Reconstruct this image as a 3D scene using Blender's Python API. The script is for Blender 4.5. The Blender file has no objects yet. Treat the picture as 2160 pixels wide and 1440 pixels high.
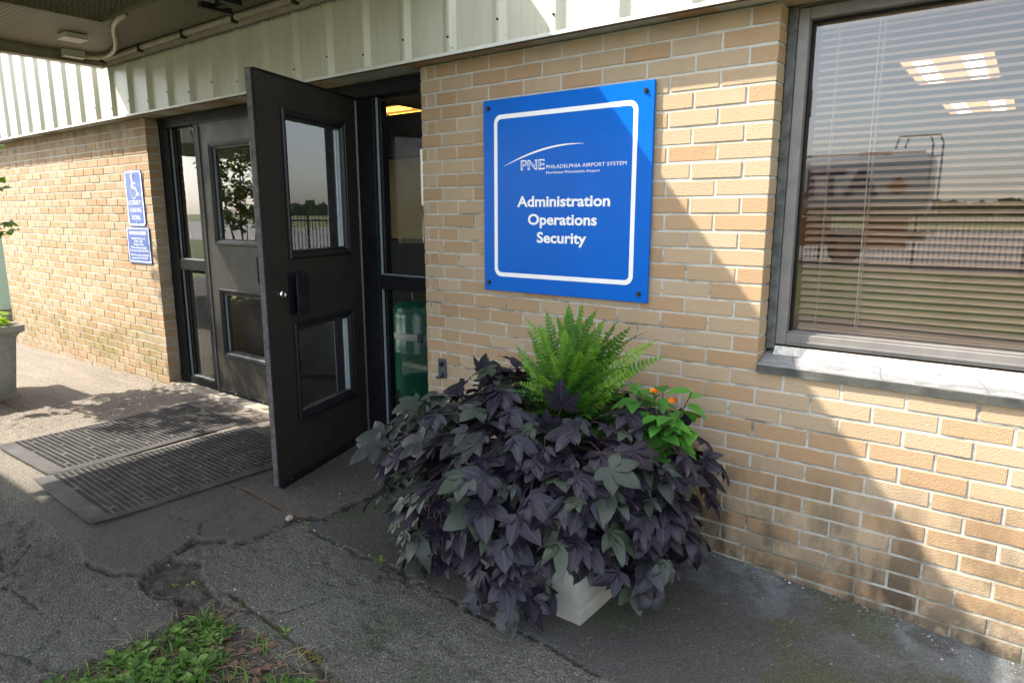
import bpy, math, random
import numpy as np
from mathutils import Vector, Matrix, Euler

R = math.radians
sc = bpy.context.scene
COL = sc.collection
random.seed(7)
rng = np.random.default_rng(11)

# ------------------------------------------------------------------ camera
cam_d = bpy.data.cameras.new("camera")
cam = bpy.data.objects.new("camera", cam_d)
COL.objects.link(cam)
cam.location = (2.6136, -2.6409, 1.4245)
cam.rotation_euler = (math.pi / 2 - 0.1878, 0.0006, 0.6518)
cam_d.sensor_width = 36.0
cam_d.lens = 1418.07 / 2160 * 36.0
cam_d.clip_start = 0.02
cam_d.clip_end = 5000
sc.camera = cam

# ------------------------------------------------------------------ world and sun
SUN_D = Vector((1.0, 0.6, -1.25)).normalized()      # direction the light travels
el = math.asin(-SUN_D.z)
az = math.atan2(-SUN_D.x, -SUN_D.y)                 # clockwise from +Y
world = bpy.data.worlds.new("World")
sc.world = world
world.use_nodes = True
wt = world.node_tree
bg = wt.nodes["Background"]
sky = wt.nodes.new("ShaderNodeTexSky")
sky.sky_type = 'NISHITA'
sky.sun_disc = False
sky.sun_elevation = el
sky.sun_rotation = az
sky.air_density = 1.0
sky.dust_density = 1.6
sky.ozone_density = 1.0
hs = wt.nodes.new("ShaderNodeHueSaturation")      # hazy summer air: washed out blue
hs.inputs['Saturation'].default_value = 0.5
wt.links.new(sky.outputs[0], hs.inputs['Color'])
wt.links.new(hs.outputs[0], bg.inputs[0])
bg.inputs[1].default_value = 0.15
sun_d = bpy.data.lights.new("sun", 'SUN')
sun_d.energy = 3.0
sun_d.angle = R(0.55)
sun_d.color = (1.0, 0.93, 0.82)
sun = bpy.data.objects.new("sun", sun_d)
COL.objects.link(sun)
sun.rotation_euler = (-SUN_D).to_track_quat('Z', 'Y').to_euler()
sc.view_settings.view_transform = 'Standard'
sc.view_settings.look = 'None'
sc.view_settings.gamma = 1.0
sc.view_settings.exposure = 2.2
sc.render.engine = 'CYCLES'
sc.cycles.use_denoising = True
sc.cycles.max_bounces = 10
sc.cycles.transparent_max_bounces = 24
sc.cycles.sample_clamp_indirect = 6.0

# ------------------------------------------------------------------ helpers
class MB:
    """collects geometry for one mesh object"""
    def __init__(self):
        self.v, self.f, self.m, self.t, self.t2, self.n = [], [], [], [], [], 0
    def add(self, v, f, mi=0, tone=0.5, tone2=0.5):
        v = np.asarray(v, float).reshape(-1, 3)
        n = len(v)
        self.v.append(v)
        b = self.n
        self.f += [[i + b for i in q] for q in f]
        self.m += [mi] * len(f)
        self.t.append(np.broadcast_to(np.asarray(tone, float), (n,)))
        self.t2.append(np.broadcast_to(np.asarray(tone2, float), (n,)))
        self.n += n
        return self
    def box(self, x0, x1, y0, y1, z0, z1, mi=0, tone=0.5, bev=0.0):
        if bev <= 0:
            v = [(x, y, z) for x in (x0, x1) for y in (y0, y1) for z in (z0, z1)]
            f = [(0, 1, 3, 2), (4, 6, 7, 5), (0, 4, 5, 1), (2, 3, 7, 6), (0, 2, 6, 4), (1, 5, 7, 3)]
            return self.add(v, f, mi, tone)
        b = min(bev, (x1 - x0) / 3, (y1 - y0) / 3, (z1 - z0) / 3)
        vs, idx = [], {}
        def vi(p):
            p = tuple(round(c, 6) for c in p)
            if p not in idx:
                idx[p] = len(vs); vs.append(p)
            return idx[p]
        lo, hi = (x0, y0, z0), (x1, y1, z1)
        fs = []
        def P(ax, s):   # corner points on face (ax)
            out = []
            a1, a2 = (ax + 1) % 3, (ax + 2) % 3
            for (s1, s2) in ((0, 0), (1, 0), (1, 1), (0, 1)):
                p = [0, 0, 0]
                p[ax] = hi[ax] if s else lo[ax]
                p[a1] = hi[a1] - b if s1 else lo[a1] + b
                p[a2] = hi[a2] - b if s2 else lo[a2] + b
                out.append(vi(p))
            return out
        for ax in range(3):
            q = P(ax, 1); fs.append(q)
            q = P(ax, 0); fs.append(q[::-1])
        c = {}
        for sx in (0, 1):
            for sy in (0, 1):
                for sz in (0, 1):
                    s = (sx, sy, sz); ids = []
                    for ax in range(3):
                        p = []
                        for k in range(3):
                            e = hi[k] if s[k] else lo[k]
                            p.append(e if k == ax else (e - b if s[k] else e + b))
                        ids.append(vi(p))
                    c[s] = ids
                    fs.append(ids if (sx + sy + sz) % 2 else ids[::-1])
        for ax in range(3):
            a1, a2 = (ax + 1) % 3, (ax + 2) % 3
            for s1 in (0, 1):
                for s2 in (0, 1):
                    s = [0, 0, 0]; s[a1] = s1; s[a2] = s2
                    s0 = tuple(s); s[ax] = 1; s1_ = tuple(s)
                    q = [c[s0][a1], c[s1_][a1], c[s1_][a2], c[s0][a2]]
                    fs.append(q if (s1 + s2) % 2 else q[::-1])
        return self.add(vs, fs, mi, tone)
    def tube(self, pts, r, seg=8, mi=0, tone=0.5, cap=True):
        pts = [Vector(p) for p in pts]
        rs = r if hasattr(r, '__len__') else [r] * len(pts)
        vs, fs = [], []
        up = Vector((0, 0, 1))
        prev = None
        for i, p in enumerate(pts):
            d = (pts[min(i + 1, len(pts) - 1)] - pts[max(i - 1, 0)]).normalized()
            if prev is None:
                a = d.cross(up)
                if a.length < 1e-3: a = d.cross(Vector((1, 0, 0)))
            else:
                a = prev - d * prev.dot(d)
            a.normalize(); prev = a
            b = d.cross(a)
            for k in range(seg):
                t = 2 * math.pi * k / seg
                vs.append(p + (a * math.cos(t) + b * math.sin(t)) * rs[i])
        for i in range(len(pts) - 1):
            for k in range(seg):
                k2 = (k + 1) % seg
                fs.append((i * seg + k, i * seg + k2, (i + 1) * seg + k2, (i + 1) * seg + k))
        if cap:
            fs.append(tuple(range(seg))[::-1]); fs.append(tuple((len(pts) - 1) * seg + k for k in range(seg)))
        return self.add([tuple(v) for v in vs], fs, mi, tone)
    def lathe(self, prof, c, seg=24, mi=0, tone=0.5):
        vs, fs = [], []
        for (r, z) in prof:
            for k in range(seg):
                t = 2 * math.pi * k / seg
                vs.append((c[0] + r * math.cos(t), c[1] + r * math.sin(t), c[2] + z))
        for i in range(len(prof) - 1):
            for k in range(seg):
                k2 = (k + 1) % seg
                fs.append((i * seg + k, i * seg + k2, (i + 1) * seg + k2, (i + 1) * seg + k))
        fs.append(tuple(range(seg))[::-1]); fs.append(tuple((len(prof) - 1) * seg + k for k in range(seg)))
        return self.add(vs, fs, mi, tone)
    def xform(self, M):
        for i, v in enumerate(self.v):
            h = np.c_[v, np.ones(len(v))] @ np.array(M).T
            self.v[i] = h[:, :3]
        return self
    def build(self, name, mats, parent=None, smooth=False):
        me = bpy.data.meshes.new(name)
        V = np.concatenate(self.v) if self.v else np.zeros((0, 3))
        me.from_pydata(V.tolist(), [], self.f)
        mats = mats if isinstance(mats, (list, tuple)) else [mats]
        for m in mats: me.materials.append(m)
        if len(mats) > 1: me.polygons.foreach_set("material_index", self.m)
        for nm, arr in (("tone", self.t), ("tone2", self.t2)):
            a = me.attributes.new(nm, 'FLOAT', 'POINT')
            a.data.foreach_set("value", np.concatenate(arr).astype(np.float32))
        if smooth: me.polygons.foreach_set("use_smooth", [True] * len(me.polygons))
        me.update()
        o = bpy.data.objects.new(name, me)
        COL.objects.link(o)
        if parent: o.parent = parent
        return o

def thing(name, label, cat, loc=(0, 0, 0), rz=0, group=None):
    o = bpy.data.objects.new(name, None); COL.objects.link(o)
    o.location = loc; o.rotation_euler = (0, 0, rz); o.empty_display_size = 0.1
    return tag(o, label, cat, group)
def tag(o, label=None, cat=None, group=None, kind=None):
    if label: o['label'] = label
    if cat: o['category'] = cat
    if group: o['group'] = group
    if kind: o['kind'] = kind
    return o

# --- materials
class NT:
    def __init__(self, name):
        self.m = bpy.data.materials.new(name); self.m.use_nodes = True
        self.t = self.m.node_tree; self.t.nodes.clear()
        self.out = self.t.nodes.new("ShaderNodeOutputMaterial")
    def n(self, kind, **kw):
        nd = self.t.nodes.new("ShaderNode" + kind)
        for k, v in kw.items():
            if k.startswith('i_'):
                key = k[2:]
                key = int(key) if key.isdigit() else key.replace('_', ' ')
                s = nd.inputs[key]
                if hasattr(v, 'is_linked') or isinstance(v, bpy.types.NodeSocket): self.t.links.new(v, s)
                else: s.default_value = v
            else: setattr(nd, k, v)
        return nd
    def math(self, op, a, b=None, c=None, clamp=False):
        nd = self.t.nodes.new("ShaderNodeMath"); nd.operation = op; nd.use_clamp = clamp
        for i, v in enumerate((a, b, c)):
            if v is None: continue
            if isinstance(v, bpy.types.NodeSocket): self.t.links.new(v, nd.inputs[i])
            else: nd.inputs[i].default_value = v
        return nd.outputs[0]
    def mix(self, f, a, b, mode='MIX'):
        nd = self.t.nodes.new("ShaderNodeMix"); nd.data_type = 'RGBA'; nd.blend_type = mode
        for i, v in ((0, f), (6, a), (7, b)):
            if isinstance(v, bpy.types.NodeSocket): self.t.links.new(v, nd.inputs[i])
            else: nd.inputs[i].default_value = v if i == 0 else (*v[:3], 1)
        return nd.outputs[2]
    def noise(self, scale, detail=4, rough=0.55, vec=None, dist=0.0):
        nd = self.t.nodes.new("ShaderNodeTexNoise")
        nd.inputs['Scale'].default_value = scale; nd.inputs['Detail'].default_value = detail
        nd.inputs['Roughness'].default_value = rough; nd.inputs['Distortion'].default_value = dist
        self.t.links.new(vec if vec is not None else self.pos(), nd.inputs['Vector'])
        return nd.outputs[0]
    def pos(self):
        if not hasattr(self, '_p'):
            self._p = self.t.nodes.new("ShaderNodeNewGeometry").outputs['Position']
        return self._p
    def obj(self):
        if not hasattr(self, '_o'):
            self._o = self.t.nodes.new("ShaderNodeTexCoord").outputs['Object']
        return self._o
    def attr(self, nm, out='Fac'):
        nd = self.t.nodes.new("ShaderNodeAttribute"); nd.attribute_name = nm
        return nd.outputs[out]
    def mapr(self, v, a, b, c=0.0, d=1.0, smooth=False):
        nd = self.t.nodes.new("ShaderNodeMapRange"); nd.clamp = True
        if smooth: nd.interpolation_type = 'SMOOTHSTEP'
        self.t.links.new(v, nd.inputs[0])
        for i, x in enumerate((a, b, c, d)): nd.inputs[i + 1].default_value = x
        return nd.outputs[0]
    def scalevec(self, v, s):
        nd = self.t.nodes.new("ShaderNodeVectorMath"); nd.operation = 'MULTIPLY'
        self.t.links.new(v, nd.inputs[0]); nd.inputs[1].default_value = s
        return nd.outputs[0]
    def sep(self, v):
        nd = self.t.nodes.new("ShaderNodeSeparateXYZ"); self.t.links.new(v, nd.inputs[0]); return nd.outputs
    def ramp(self, f, stops):
        nd = self.t.nodes.new("ShaderNodeValToRGB"); self.t.links.new(f, nd.inputs[0])
        e = nd.color_ramp.elements
        while len(e) < len(stops): e.new(0.5)
        for i, (p, c) in enumerate(stops): e[i].position = p; e[i].color = (*c, 1)
        return nd.outputs[0]
    def bump(self, h, strength=0.5, dist=0.005, normal=None):
        nd = self.t.nodes.new("ShaderNodeBump")
        nd.inputs['Strength'].default_value = strength; nd.inputs['Distance'].default_value = dist
        self.t.links.new(h, nd.inputs['Height'])
        if normal is not None: self.t.links.new(normal, nd.inputs['Normal'])
        return nd.outputs[0]
    def bsdf(self, col=(0.5, 0.5, 0.5), rough=0.6, metal=0.0, normal=None, spec=0.5, **kw):
        nd = self.t.nodes.new("ShaderNodeBsdfPrincipled")
        def put(k, v):
            s = nd.inputs[k]
            if isinstance(v, bpy.types.NodeSocket): self.t.links.new(v, s)
            else: s.default_value = (*v[:3], 1) if k in ('Base Color', 'Emission Color') else v
        put('Base Color', col); put('Roughness', rough); put('Metallic', metal); put('Specular IOR Level', spec)
        if normal is not None: put('Normal', normal)
        for k, v in kw.items(): put(k.replace('_', ' '), v)
        return nd.outputs[0]
    def done(self, s):
        self.t.links.new(s, self.out.inputs[0]); return self.m

def simple(name, col, rough=0.5, metal=0.0, var=0.15, vscale=8, bscale=0, bstr=0.2, bdist=0.002, spec=0.5, coords='pos'):
    t = NT(name)
    v = t.pos() if coords == 'pos' else t.obj()
    c = t.mix(t.mapr(t.noise(vscale, 5, 0.6, v), 0.3, 0.7), [x * (1 - var) for x in col], [min(1, x * (1 + var)) for x in col])
    nrm = t.bump(t.noise(bscale, 3, 0.6, v), bstr, bdist) if bscale else None
    rr = t.mapr(t.noise(vscale * 2.3, 4, 0.6, v), 0.3, 0.7, max(0.02, rough - 0.08), min(1, rough + 0.08))
    return t.done(t.bsdf(c, rr, metal, nrm, spec))

def mat_brick():
    t = NT("buff_brick")
    tone = t.attr("tone"); br = t.attr("tone2")
    base = t.ramp(tone, [(0.0, (0.405, 0.260, 0.146)), (0.34, (0.435, 0.290, 0.168)), (0.45, (0.445, 0.318, 0.196)), (0.7, (0.465, 0.350, 0.232)), (1.0, (0.43, 0.332, 0.214))])
    p = t.pos(); x, y, z = t.sep(p)[:3]
    sp = t.noise(220, 3, 0.7)
    base = t.mix(t.mapr(sp, 0.35, 0.75), base, (0.20, 0.13, 0.075)) if False else t.mix(t.mapr(sp, 0.30, 0.72, 0.20, 0.0), base, (0.24, 0.16, 0.09))
    base = t.mix(t.mapr(br, 0, 1, 0.11, 0.0), base, (0.16, 0.11, 0.06))
    # soot and algae with a shape of their own
    stv = t.scalevec(p, (6.0, 6.0, 2.4))
    st = t.noise(1.3, 6, 0.62, stv)
    low = t.mapr(z, -0.05, 0.50, 1.0, 0.0)
    soot = t.math('MULTIPLY', t.mapr(st, 0.38, 0.60), t.math('POWER', low, 0.62))
    right = t.mapr(x, -1.0, 0.5)
    soot = t.math('MAXIMUM', soot, t.math('MULTIPLY', t.mapr(z, 0.24, -0.04, 0.0, 0.85), t.mapr(t.noise(9, 5, 0.65), 0.30, 0.55)))
    soot = t.math('MULTIPLY', soot, t.mapr(right, 0, 1, 0.35, 1.0))
    base = t.mix(soot, base, (0.055, 0.044, 0.032))
    alg = t.math('MULTIPLY', t.mapr(t.noise(2.2, 5, 0.6), 0.42, 0.62), t.math('MULTIPLY', t.mapr(z, 0.0, 0.14), t.mapr(z, 0.75, 0.3)))
    alg = t.math('MULTIPLY', alg, t.mapr(x, -1.0, -3.0, 0.12, 0.62))
    base = t.mix(alg, base, (0.17, 0.145, 0.035))
    # patchy darker tone on the top courses, strongest on the left wall
    eave = t.math('MULTIPLY', t.mapr(z, 1.86, 1.93), t.mapr(st, 0.35, 0.65))
    eave = t.math('MULTIPLY', eave, t.mapr(x, -2.5, -3.4, 0.15, 0.75))
    base = t.mix(eave, base, (0.16, 0.125, 0.085))
    h = t.math('ADD', t.math('MULTIPLY', t.noise(120, 5, 0.7, t.scalevec(p, (1, 1, 1.2))), 0.6), t.math('MULTIPLY', t.noise(330, 2, 0.6), 0.45))
    return t.done(t.bsdf(base, 0.9, 0, t.bump(h, 0.85, 0.0075), 0.25))
def mat_mortar():
    t = NT("mortar")
    p = t.pos(); x, y, z = t.sep(p)[:3]
    c = t.mix(t.mapr(t.noise(14, 5, 0.65), 0.35, 0.7), (0.48, 0.462, 0.405), (0.37, 0.352, 0.30))
    dk = t.mapr(t.noise(4.5, 6, 0.7, t.scalevec(p, (1, 1, 2.0))), 0.50, 0.64, 0.0, 0.8)
    dk = t.math('MULTIPLY', dk, t.mapr(z, 2.0, 1.3, 0.15, 1.0))
    c = t.mix(dk, c, (0.10, 0.095, 0.08))
    low = t.math('MULTIPLY', t.mapr(z, 0.0, 0.4, 0.85, 0.0), t.mapr(t.noise(6, 5, 0.65), 0.35, 0.6))
    c = t.mix(low, c, (0.085, 0.09, 0.05))
    return t.done(t.bsdf(c, 0.95, 0, t.bump(t.noise(260, 3, 0.6), 0.5, 0.003), 0.2))
def mat_glass(name, tint=(0.92, 0.97, 0.95), ior=1.75, dirt=0.02, gain=1.55):
    t = NT(name)
    tr = t.n("BsdfTransparent", i_0=(*tint, 1)).outputs[0]
    wob = t.bump(t.noise(1.1, 1, 0.4), 0.02, 0.02)
    gl = t.n("BsdfGlossy", i_1=0.0).outputs[0]
    gl.node.inputs['Color'].default_value = (1, 1, 1, 1)
    t.t.links.new(wob, gl.node.inputs['Normal'])
    fr = t.n("Fresnel", i_0=ior).outputs[0]
    # front and back of both panes of the double glazing
    f = t.math('MULTIPLY', fr, gain, clamp=True)
    m = t.n("MixShader"); t.t.links.new(f, m.inputs[0]); t.t.links.new(tr, m.inputs[1]); t.t.links.new(gl, m.inputs[2])
    df = t.n("BsdfDiffuse", i_0=(0.55, 0.56, 0.52, 1)).outputs[0]
    m2 = t.n("MixShader")
    sm = t.noise(3.0, 6, 0.65)
    t.t.links.new(t.mapr(sm, 0.45, 0.75, dirt * 0.4, dirt * 2.0), m2.inputs[0]); t.t.links.new(m.outputs[0], m2.inputs[1]); t.t.links.new(df, m2.inputs[2])
    return t.done(m2.outputs[0])
def mat_leaf(name, c0, c1, c2, rough=0.5, trans=0.25, spec=0.4, vein=(0.05, 0.035, 0.05), veinw=0.0):
    t = NT(name)
    tone = t.attr("tone")
    c = t.ramp(tone, [(0.0, c0), (0.5, c1), (1.0, c2)])
    c = t.mix(t.mapr(t.noise(60, 3, 0.6), 0.35, 0.7, 0.0, 0.25), c, [x * 0.55 for x in c1])
    if veinw > 0:
        c = t.mix(t.mapr(t.attr("tone2"), 0.0, veinw, 0.55, 0.0), c, vein)
    nb = t.bump(t.noise(38, 3, 0.5), 0.35, 0.004)
    b = t.bsdf(c, rough, 0, nb, spec)
    if trans > 0:
        tl = t.n("BsdfTranslucent").outputs[0]
        t.t.links.new(t.mix(1.0, c, (1.6, 1.9, 0.7), 'MULTIPLY'), tl.node.inputs[0])
        m = t.n("MixShader"); m.inputs[0].default_value = trans
        t.t.links.new(b, m.inputs[1]); t.t.links.new(tl, m.inputs[2])
        return t.done(m.outputs[0])
    return t.done(b)
def mat_emit(name, col, strength):
    t = NT(name)
    e = t.n("Emission", i_0=(*col, 1), i_1=strength).outputs[0]
    return t.done(e)
def mat_siding():
    t = NT("siding_paint")
    p = t.pos(); x, y, z = t.sep(p)[:3]
    c = t.mix(t.mapr(t.noise(3, 5, 0.6, t.scalevec(p, (3, 3, 0.5))), 0.35, 0.7), (0.51, 0.49, 0.39), (0.44, 0.42, 0.325))
    rust = t.math('MULTIPLY', t.mapr(t.noise(22, 6, 0.75), 0.64, 0.70), t.mapr(z, 2.30, 2.17))
    c = t.mix(rust, c, (0.10, 0.045, 0.018))
    gr = t.math('MULTIPLY', t.mapr(t.noise(9, 5, 0.65, t.scalevec(p, (4, 4, 0.4))), 0.5, 0.75), t.mapr(z, 2.5, 2.17, 0.1, 0.5))
    c = t.mix(gr, c, (0.30, 0.29, 0.22))
    return t.done(t.bsdf(c, 0.42, 0, t.bump(t.noise(5, 2, 0.5), 0.05, 0.01), 0.5))
def mat_soffit():
    t = NT("soffit_metal")
    p = t.pos(); x, y, z = t.sep(p)[:3]
    c = t.mix(t.mapr(t.noise(4, 5, 0.65), 0.35, 0.7), (0.165, 0.150, 0.095), (0.11, 0.098, 0.062))
    w = t.math('SINE', t.math('MULTIPLY', y, 2 * math.pi / 0.030))
    c = t.mix(t.mapr(w, -1.0, -0.2, 0.45, 0.0), c, (0.05, 0.045, 0.03))
    return t.done(t.bsdf(c, 0.55, 0, t.bump(w, 0.35, 0.004), 0.4))
def mat_door():
    t = NT("door_paint")
    c = t.mix(t.mapr(t.noise(3, 5, 0.6), 0.3, 0.7), (0.017, 0.015, 0.012), (0.024, 0.0215, 0.017))
    o = t.obj(); z = t.sep(o)[2]
    dust = t.math('MULTIPLY', t.mapr(t.noise(6, 6, 0.7, t.scalevec(o, (3, 3, 0.7))), 0.45, 0.75), t.mapr(z, 0.9, 0.05, 0.06, 0.30))
    c = t.mix(dust, c, (0.075, 0.066, 0.052))
    scr = t.mapr(t.noise(45, 6, 0.8, t.scalevec(o, (0.25, 1, 1.6))), 0.69, 0.72, 0.0, 0.5)
    c = t.mix(scr, c, (0.13, 0.12, 0.11))
    h = t.math('ADD', t.noise(170, 2, 0.5), t.math('MULTIPLY', t.noise(60, 2, 0.5), 0.6))
    return t.done(t.bsdf(c, t.mapr(t.noise(5, 5, 0.6, o), 0.35, 0.7, 0.38, 0.58), 0, t.bump(h, 0.35, 0.004), 0.26))
def mat_slate():
    t = NT("slate_sill")
    p = t.pos(); x, y, z = t.sep(p)[:3]
    c = t.mix(t.mapr(t.noise(7, 6, 0.65, t.scalevec(p, (1, 3, 1))), 0.3, 0.7), (0.17, 0.18, 0.19), (0.27, 0.258, 0.245))
    ln = t.noise(5, 6, 0.7, t.scalevec(p, (0.7, 9, 9)))
    ck = t.mapr(t.math('ABSOLUTE', t.math('SUBTRACT', ln, 0.5)), 0.0, 0.03, 0.8, 0.0)
    ck = t.math('MULTIPLY', ck, t.mapr(y, 0.06, 0.02))
    jx = t.math('ABSOLUTE', t.math('SUBTRACT', t.math('FRACT', t.math('ADD', t.math('MULTIPLY', t.math('ADD', x, t.math('MULTIPLY', y, 0.3)), 3.3), t.math('MULTIPLY', t.noise(9, 3), 0.12))), 0.5))
    ck = t.math('MAXIMUM', ck, t.mapr(jx, 0.0, 0.018, 0.6, 0.0))
    c = t.mix(ck, c, (0.06, 0.055, 0.05))
    ft = t.mapr(y, -0.006, -0.012)
    c = t.mix(ft, c, t.mix(t.mapr(t.noise(12, 5), 0.35, 0.7), (0.045, 0.047, 0.042), (0.10, 0.10, 0.085)))
    h = t.math('SUBTRACT', t.noise(30, 5, 0.6), ck)
    return t.done(t.bsdf(c, 0.75, 0, t.bump(h, 0.35, 0.004), 0.3))
def mat_asphalt():
    t = NT("asphalt")
    c = t.attr("gcol", 'Color')
    rgh = t.attr("grough")
    ag = t.n("TexVoronoi", i_Scale=120.0); t.t.links.new(t.pos(), ag.inputs['Vector'])
    ag2 = t.n("TexVoronoi", i_Scale=260.0); t.t.links.new(t.pos(), ag2.inputs['Vector'])
    st2 = t.mapr(t.sep(ag2.outputs['Color'])[1], 0.0, 1.0, 0.72, 1.35)
    cm = t.n("VectorMath", operation='SCALE'); t.t.links.new(c, cm.inputs[0]); t.t.links.new(t.mix(rgh, (1, 1, 1), (1, 1, 1)), cm.inputs[1]); t.t.links.new(st2, cm.inputs['Scale']); c = cm.outputs[0]
    fl = t.math('MULTIPLY', t.mapr(t.sep(ag.outputs['Color'])[0], 0.78, 1.0), t.mapr(ag.outputs['Distance'], 0.42, 0.18))
    c = t.mix(t.math('MULTIPLY', fl, t.mapr(rgh, 0, 1, 0.20, 0.80)), c, (0.42, 0.40, 0.35))
    dk = t.mapr(ag.outputs['Distance'], 0.45, 0.75, 0.0, 0.55)
    c = t.mix(t.math('MULTIPLY', dk, rgh), c, (0.02, 0.02, 0.018))
    c = t.mix(t.mapr(t.noise(320, 3, 0.7), 0.35, 0.75, 0.35, 0.0), c, (0.025, 0.024, 0.022))
    h = t.math('ADD', t.math('MULTIPLY', ag.outputs['Distance'], -0.6), t.math('MULTIPLY', t.noise(90, 5, 0.7), 0.8))
    nd = t.n("Bump", i_Distance=0.006); t.t.links.new(t.mapr(rgh, 0, 1, 0.25, 0.9), nd.inputs['Strength']); t.t.links.new(h, nd.inputs['Height'])
    return t.done(t.bsdf(c, 0.88, 0, nd.outputs[0], 0.25))
def mat_concrete(name, c0, c1, moss=0.0):
    t = NT(name)
    o = t.obj(); x, y, z = t.sep(o)[:3]
    c = t.mix(t.mapr(t.noise(5, 6, 0.65, o), 0.3, 0.7), c0, c1)
    c = t.mix(t.mapr(t.noise(11, 6, 0.7, o), 0.58, 0.72, 0.0, 0.55), c, (0.11, 0.10, 0.075))
    if moss:
        c = t.mix(t.math('MULTIPLY', t.mapr(t.noise(4, 5, 0.6, o), 0.4, 0.62), moss), c, (0.10, 0.105, 0.055))
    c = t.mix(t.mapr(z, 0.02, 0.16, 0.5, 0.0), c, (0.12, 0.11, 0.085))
    return t.done(t.bsdf(c, 0.9, 0, t.bump(t.noise(120, 4, 0.65, o), 0.35, 0.004), 0.25))
def mat_signblue():
    t = NT("sign_blue")
    p = t.pos(); x, y, z = t.sep(p)[:3]
    c = t.mix(t.mapr(t.noise(4, 4, 0.6), 0.35, 0.7), (0.0002, 0.100, 0.45), (0.0002, 0.112, 0.50))
    a = t.math('ADD', t.math('SUBTRACT', z, 1.755), t.math('MULTIPLY', t.math('SUBTRACT', x, 0.44), -0.035))
    a = t.math('ADD', a, t.math('MULTIPLY', t.noise(6, 2), 0.006))
    sc_ = t.mapr(t.math('ABSOLUTE', a), 0.0005, 0.0016, 0.55, 0.0)
    c = t.mix(sc_, c, (0.004, 0.05, 0.25))
    return t.done(t.bsdf(c, 0.28, 0, t.bump(t.noise(2.5, 2), 0.03, 0.02), 0.12))

M = {}
M['brick'] = mat_brick(); M['mortar'] = mat_mortar(); M['siding'] = mat_siding(); M['soffit'] = mat_soffit()
M['eavedark'] = simple("dark_eave_metal", (0.10, 0.062, 0.024), 0.75, 0, 0.4, 18)  # eave plate coloured to match the dark, shaded brick underside
M['flash'] = simple("painted_flashing", (0.56, 0.56, 0.50), 0.45, 0, 0.12, 20)
M['canmetal'] = simple("canopy_trim_metal", (0.27, 0.225, 0.17), 0.5, 0, 0.25, 9)
M['deck'] = simple("canopy_deck_metal", (0.40, 0.37, 0.24), 0.5, 0, 0.2, 5)
M['door'] = mat_door()
M['frame'] = simple("black_frame_metal", (0.011, 0.011, 0.012), 0.42, 0, 0.3, 14, 60, 0.08, 0.002, 0.08)
M['bead'] = simple("glazing_bead_metal", (0.011, 0.011, 0.013), 0.33, 0, 0.2, 12, spec=0.25)
M['edge'] = simple("worn_door_edge", (0.075, 0.066, 0.066), 0.6, 0, 0.5, 30, 80, 0.4, 0.002)
M['gasket'] = simple("glazing_gasket", (0.20, 0.24, 0.25), 0.4, 0, 0.1, 20)
M['winframe'] = simple("grey_aluminium", (0.165, 0.152, 0.14), 0.45, 0.1, 0.15, 12)
M['caulk'] = simple("dark_caulk", (0.085, 0.088, 0.082), 0.8, 0, 0.5, 25, 60, 0.4, 0.003)
M['slate'] = mat_slate()
M['mortarbead'] = simple("flaking_mortar_bead", (0.52, 0.49, 0.44), 0.9, 0, 0.4, 40, 90, 0.6, 0.004)
M['glass'] = mat_glass("door_glass", (0.86, 0.93, 0.90), 1.8, 0.009, 1.0)
M['wglass'] = mat_glass("window_glass", (0.92, 0.92, 0.91), 1.85, 0.006, 0.95)
M['chrome'] = simple("chrome", (0.75, 0.75, 0.74), 0.15, 1.0, 0.05)
M['hinge'] = simple("bronze_hinge", (0.10, 0.085, 0.085), 0.45, 0.3, 0.25, 20)
M['steel'] = simple("dull_steel", (0.42, 0.42, 0.41), 0.4, 0.9, 0.15, 30)
M['boltdark'] = simple("dark_bolt", (0.03, 0.03, 0.032), 0.35, 0.6, 0.2, 60)
M['black'] = simple("black_void", (0.006, 0.006, 0.006), 0.8, 0, 0.1)
M['rubber'] = simple("black_rubber", (0.048, 0.044, 0.041), 0.7, 0, 0.5, 9, 150, 0.25, 0.002)
M['holedark'] = simple("mat_hole_dark", (0.006, 0.0055, 0.005), 0.95, 0, 0.3, 20)  # near-black colour standing for the shade inside the mat holes
M['asphalt'] = mat_asphalt()
M['slab'] = mat_concrete("threshold_concrete", (0.36, 0.31, 0.25), (0.48, 0.43, 0.36))
M['planter'] = mat_concrete("cast_concrete", (0.40, 0.38, 0.33), (0.50, 0.48, 0.43), 0.15)
M['planterold'] = mat_concrete("mossy_cast_concrete", (0.27, 0.25, 0.205), (0.38, 0.35, 0.295), 0.5)
M['soil'] = simple("soil", (0.045, 0.032, 0.022), 0.95, 0, 0.5, 25, 70, 0.9, 0.01)
M['signblue'] = mat_signblue()
M['white'] = simple("sign_white", (0.80, 0.80, 0.78), 0.4, 0, 0.03, 10)
M['signblue2'] = simple("small_sign_blue", (0.025, 0.075, 0.31), 0.4, 0, 0.12, 10)
M['bronze'] = simple("verdigris_bracket", (0.055, 0.075, 0.085), 0.5, 0.3, 0.35, 40, 90, 0.3, 0.002)
M['potato'] = mat_leaf("sweet_potato_leaf", (0.009, 0.0066, 0.0145), (0.0165, 0.0158, 0.0235), (0.042, 0.060, 0.036), 0.42, 0.04, 0.33, (0.085, 0.045, 0.07), 0.035)
M['redleaf'] = mat_leaf("reddish_leaf", (0.10, 0.02, 0.03), (0.14, 0.03, 0.05), (0.18, 0.05, 0.06), 0.5, 0.1)
M['stem'] = simple("purple_stem", (0.05, 0.02, 0.03), 0.6, 0, 0.3)
M['fern'] = mat_leaf("fern_leaf", (0.012, 0.042, 0.008), (0.055, 0.15, 0.017), (0.18, 0.33, 0.035), 0.5, 0.25, 0.35)
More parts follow.
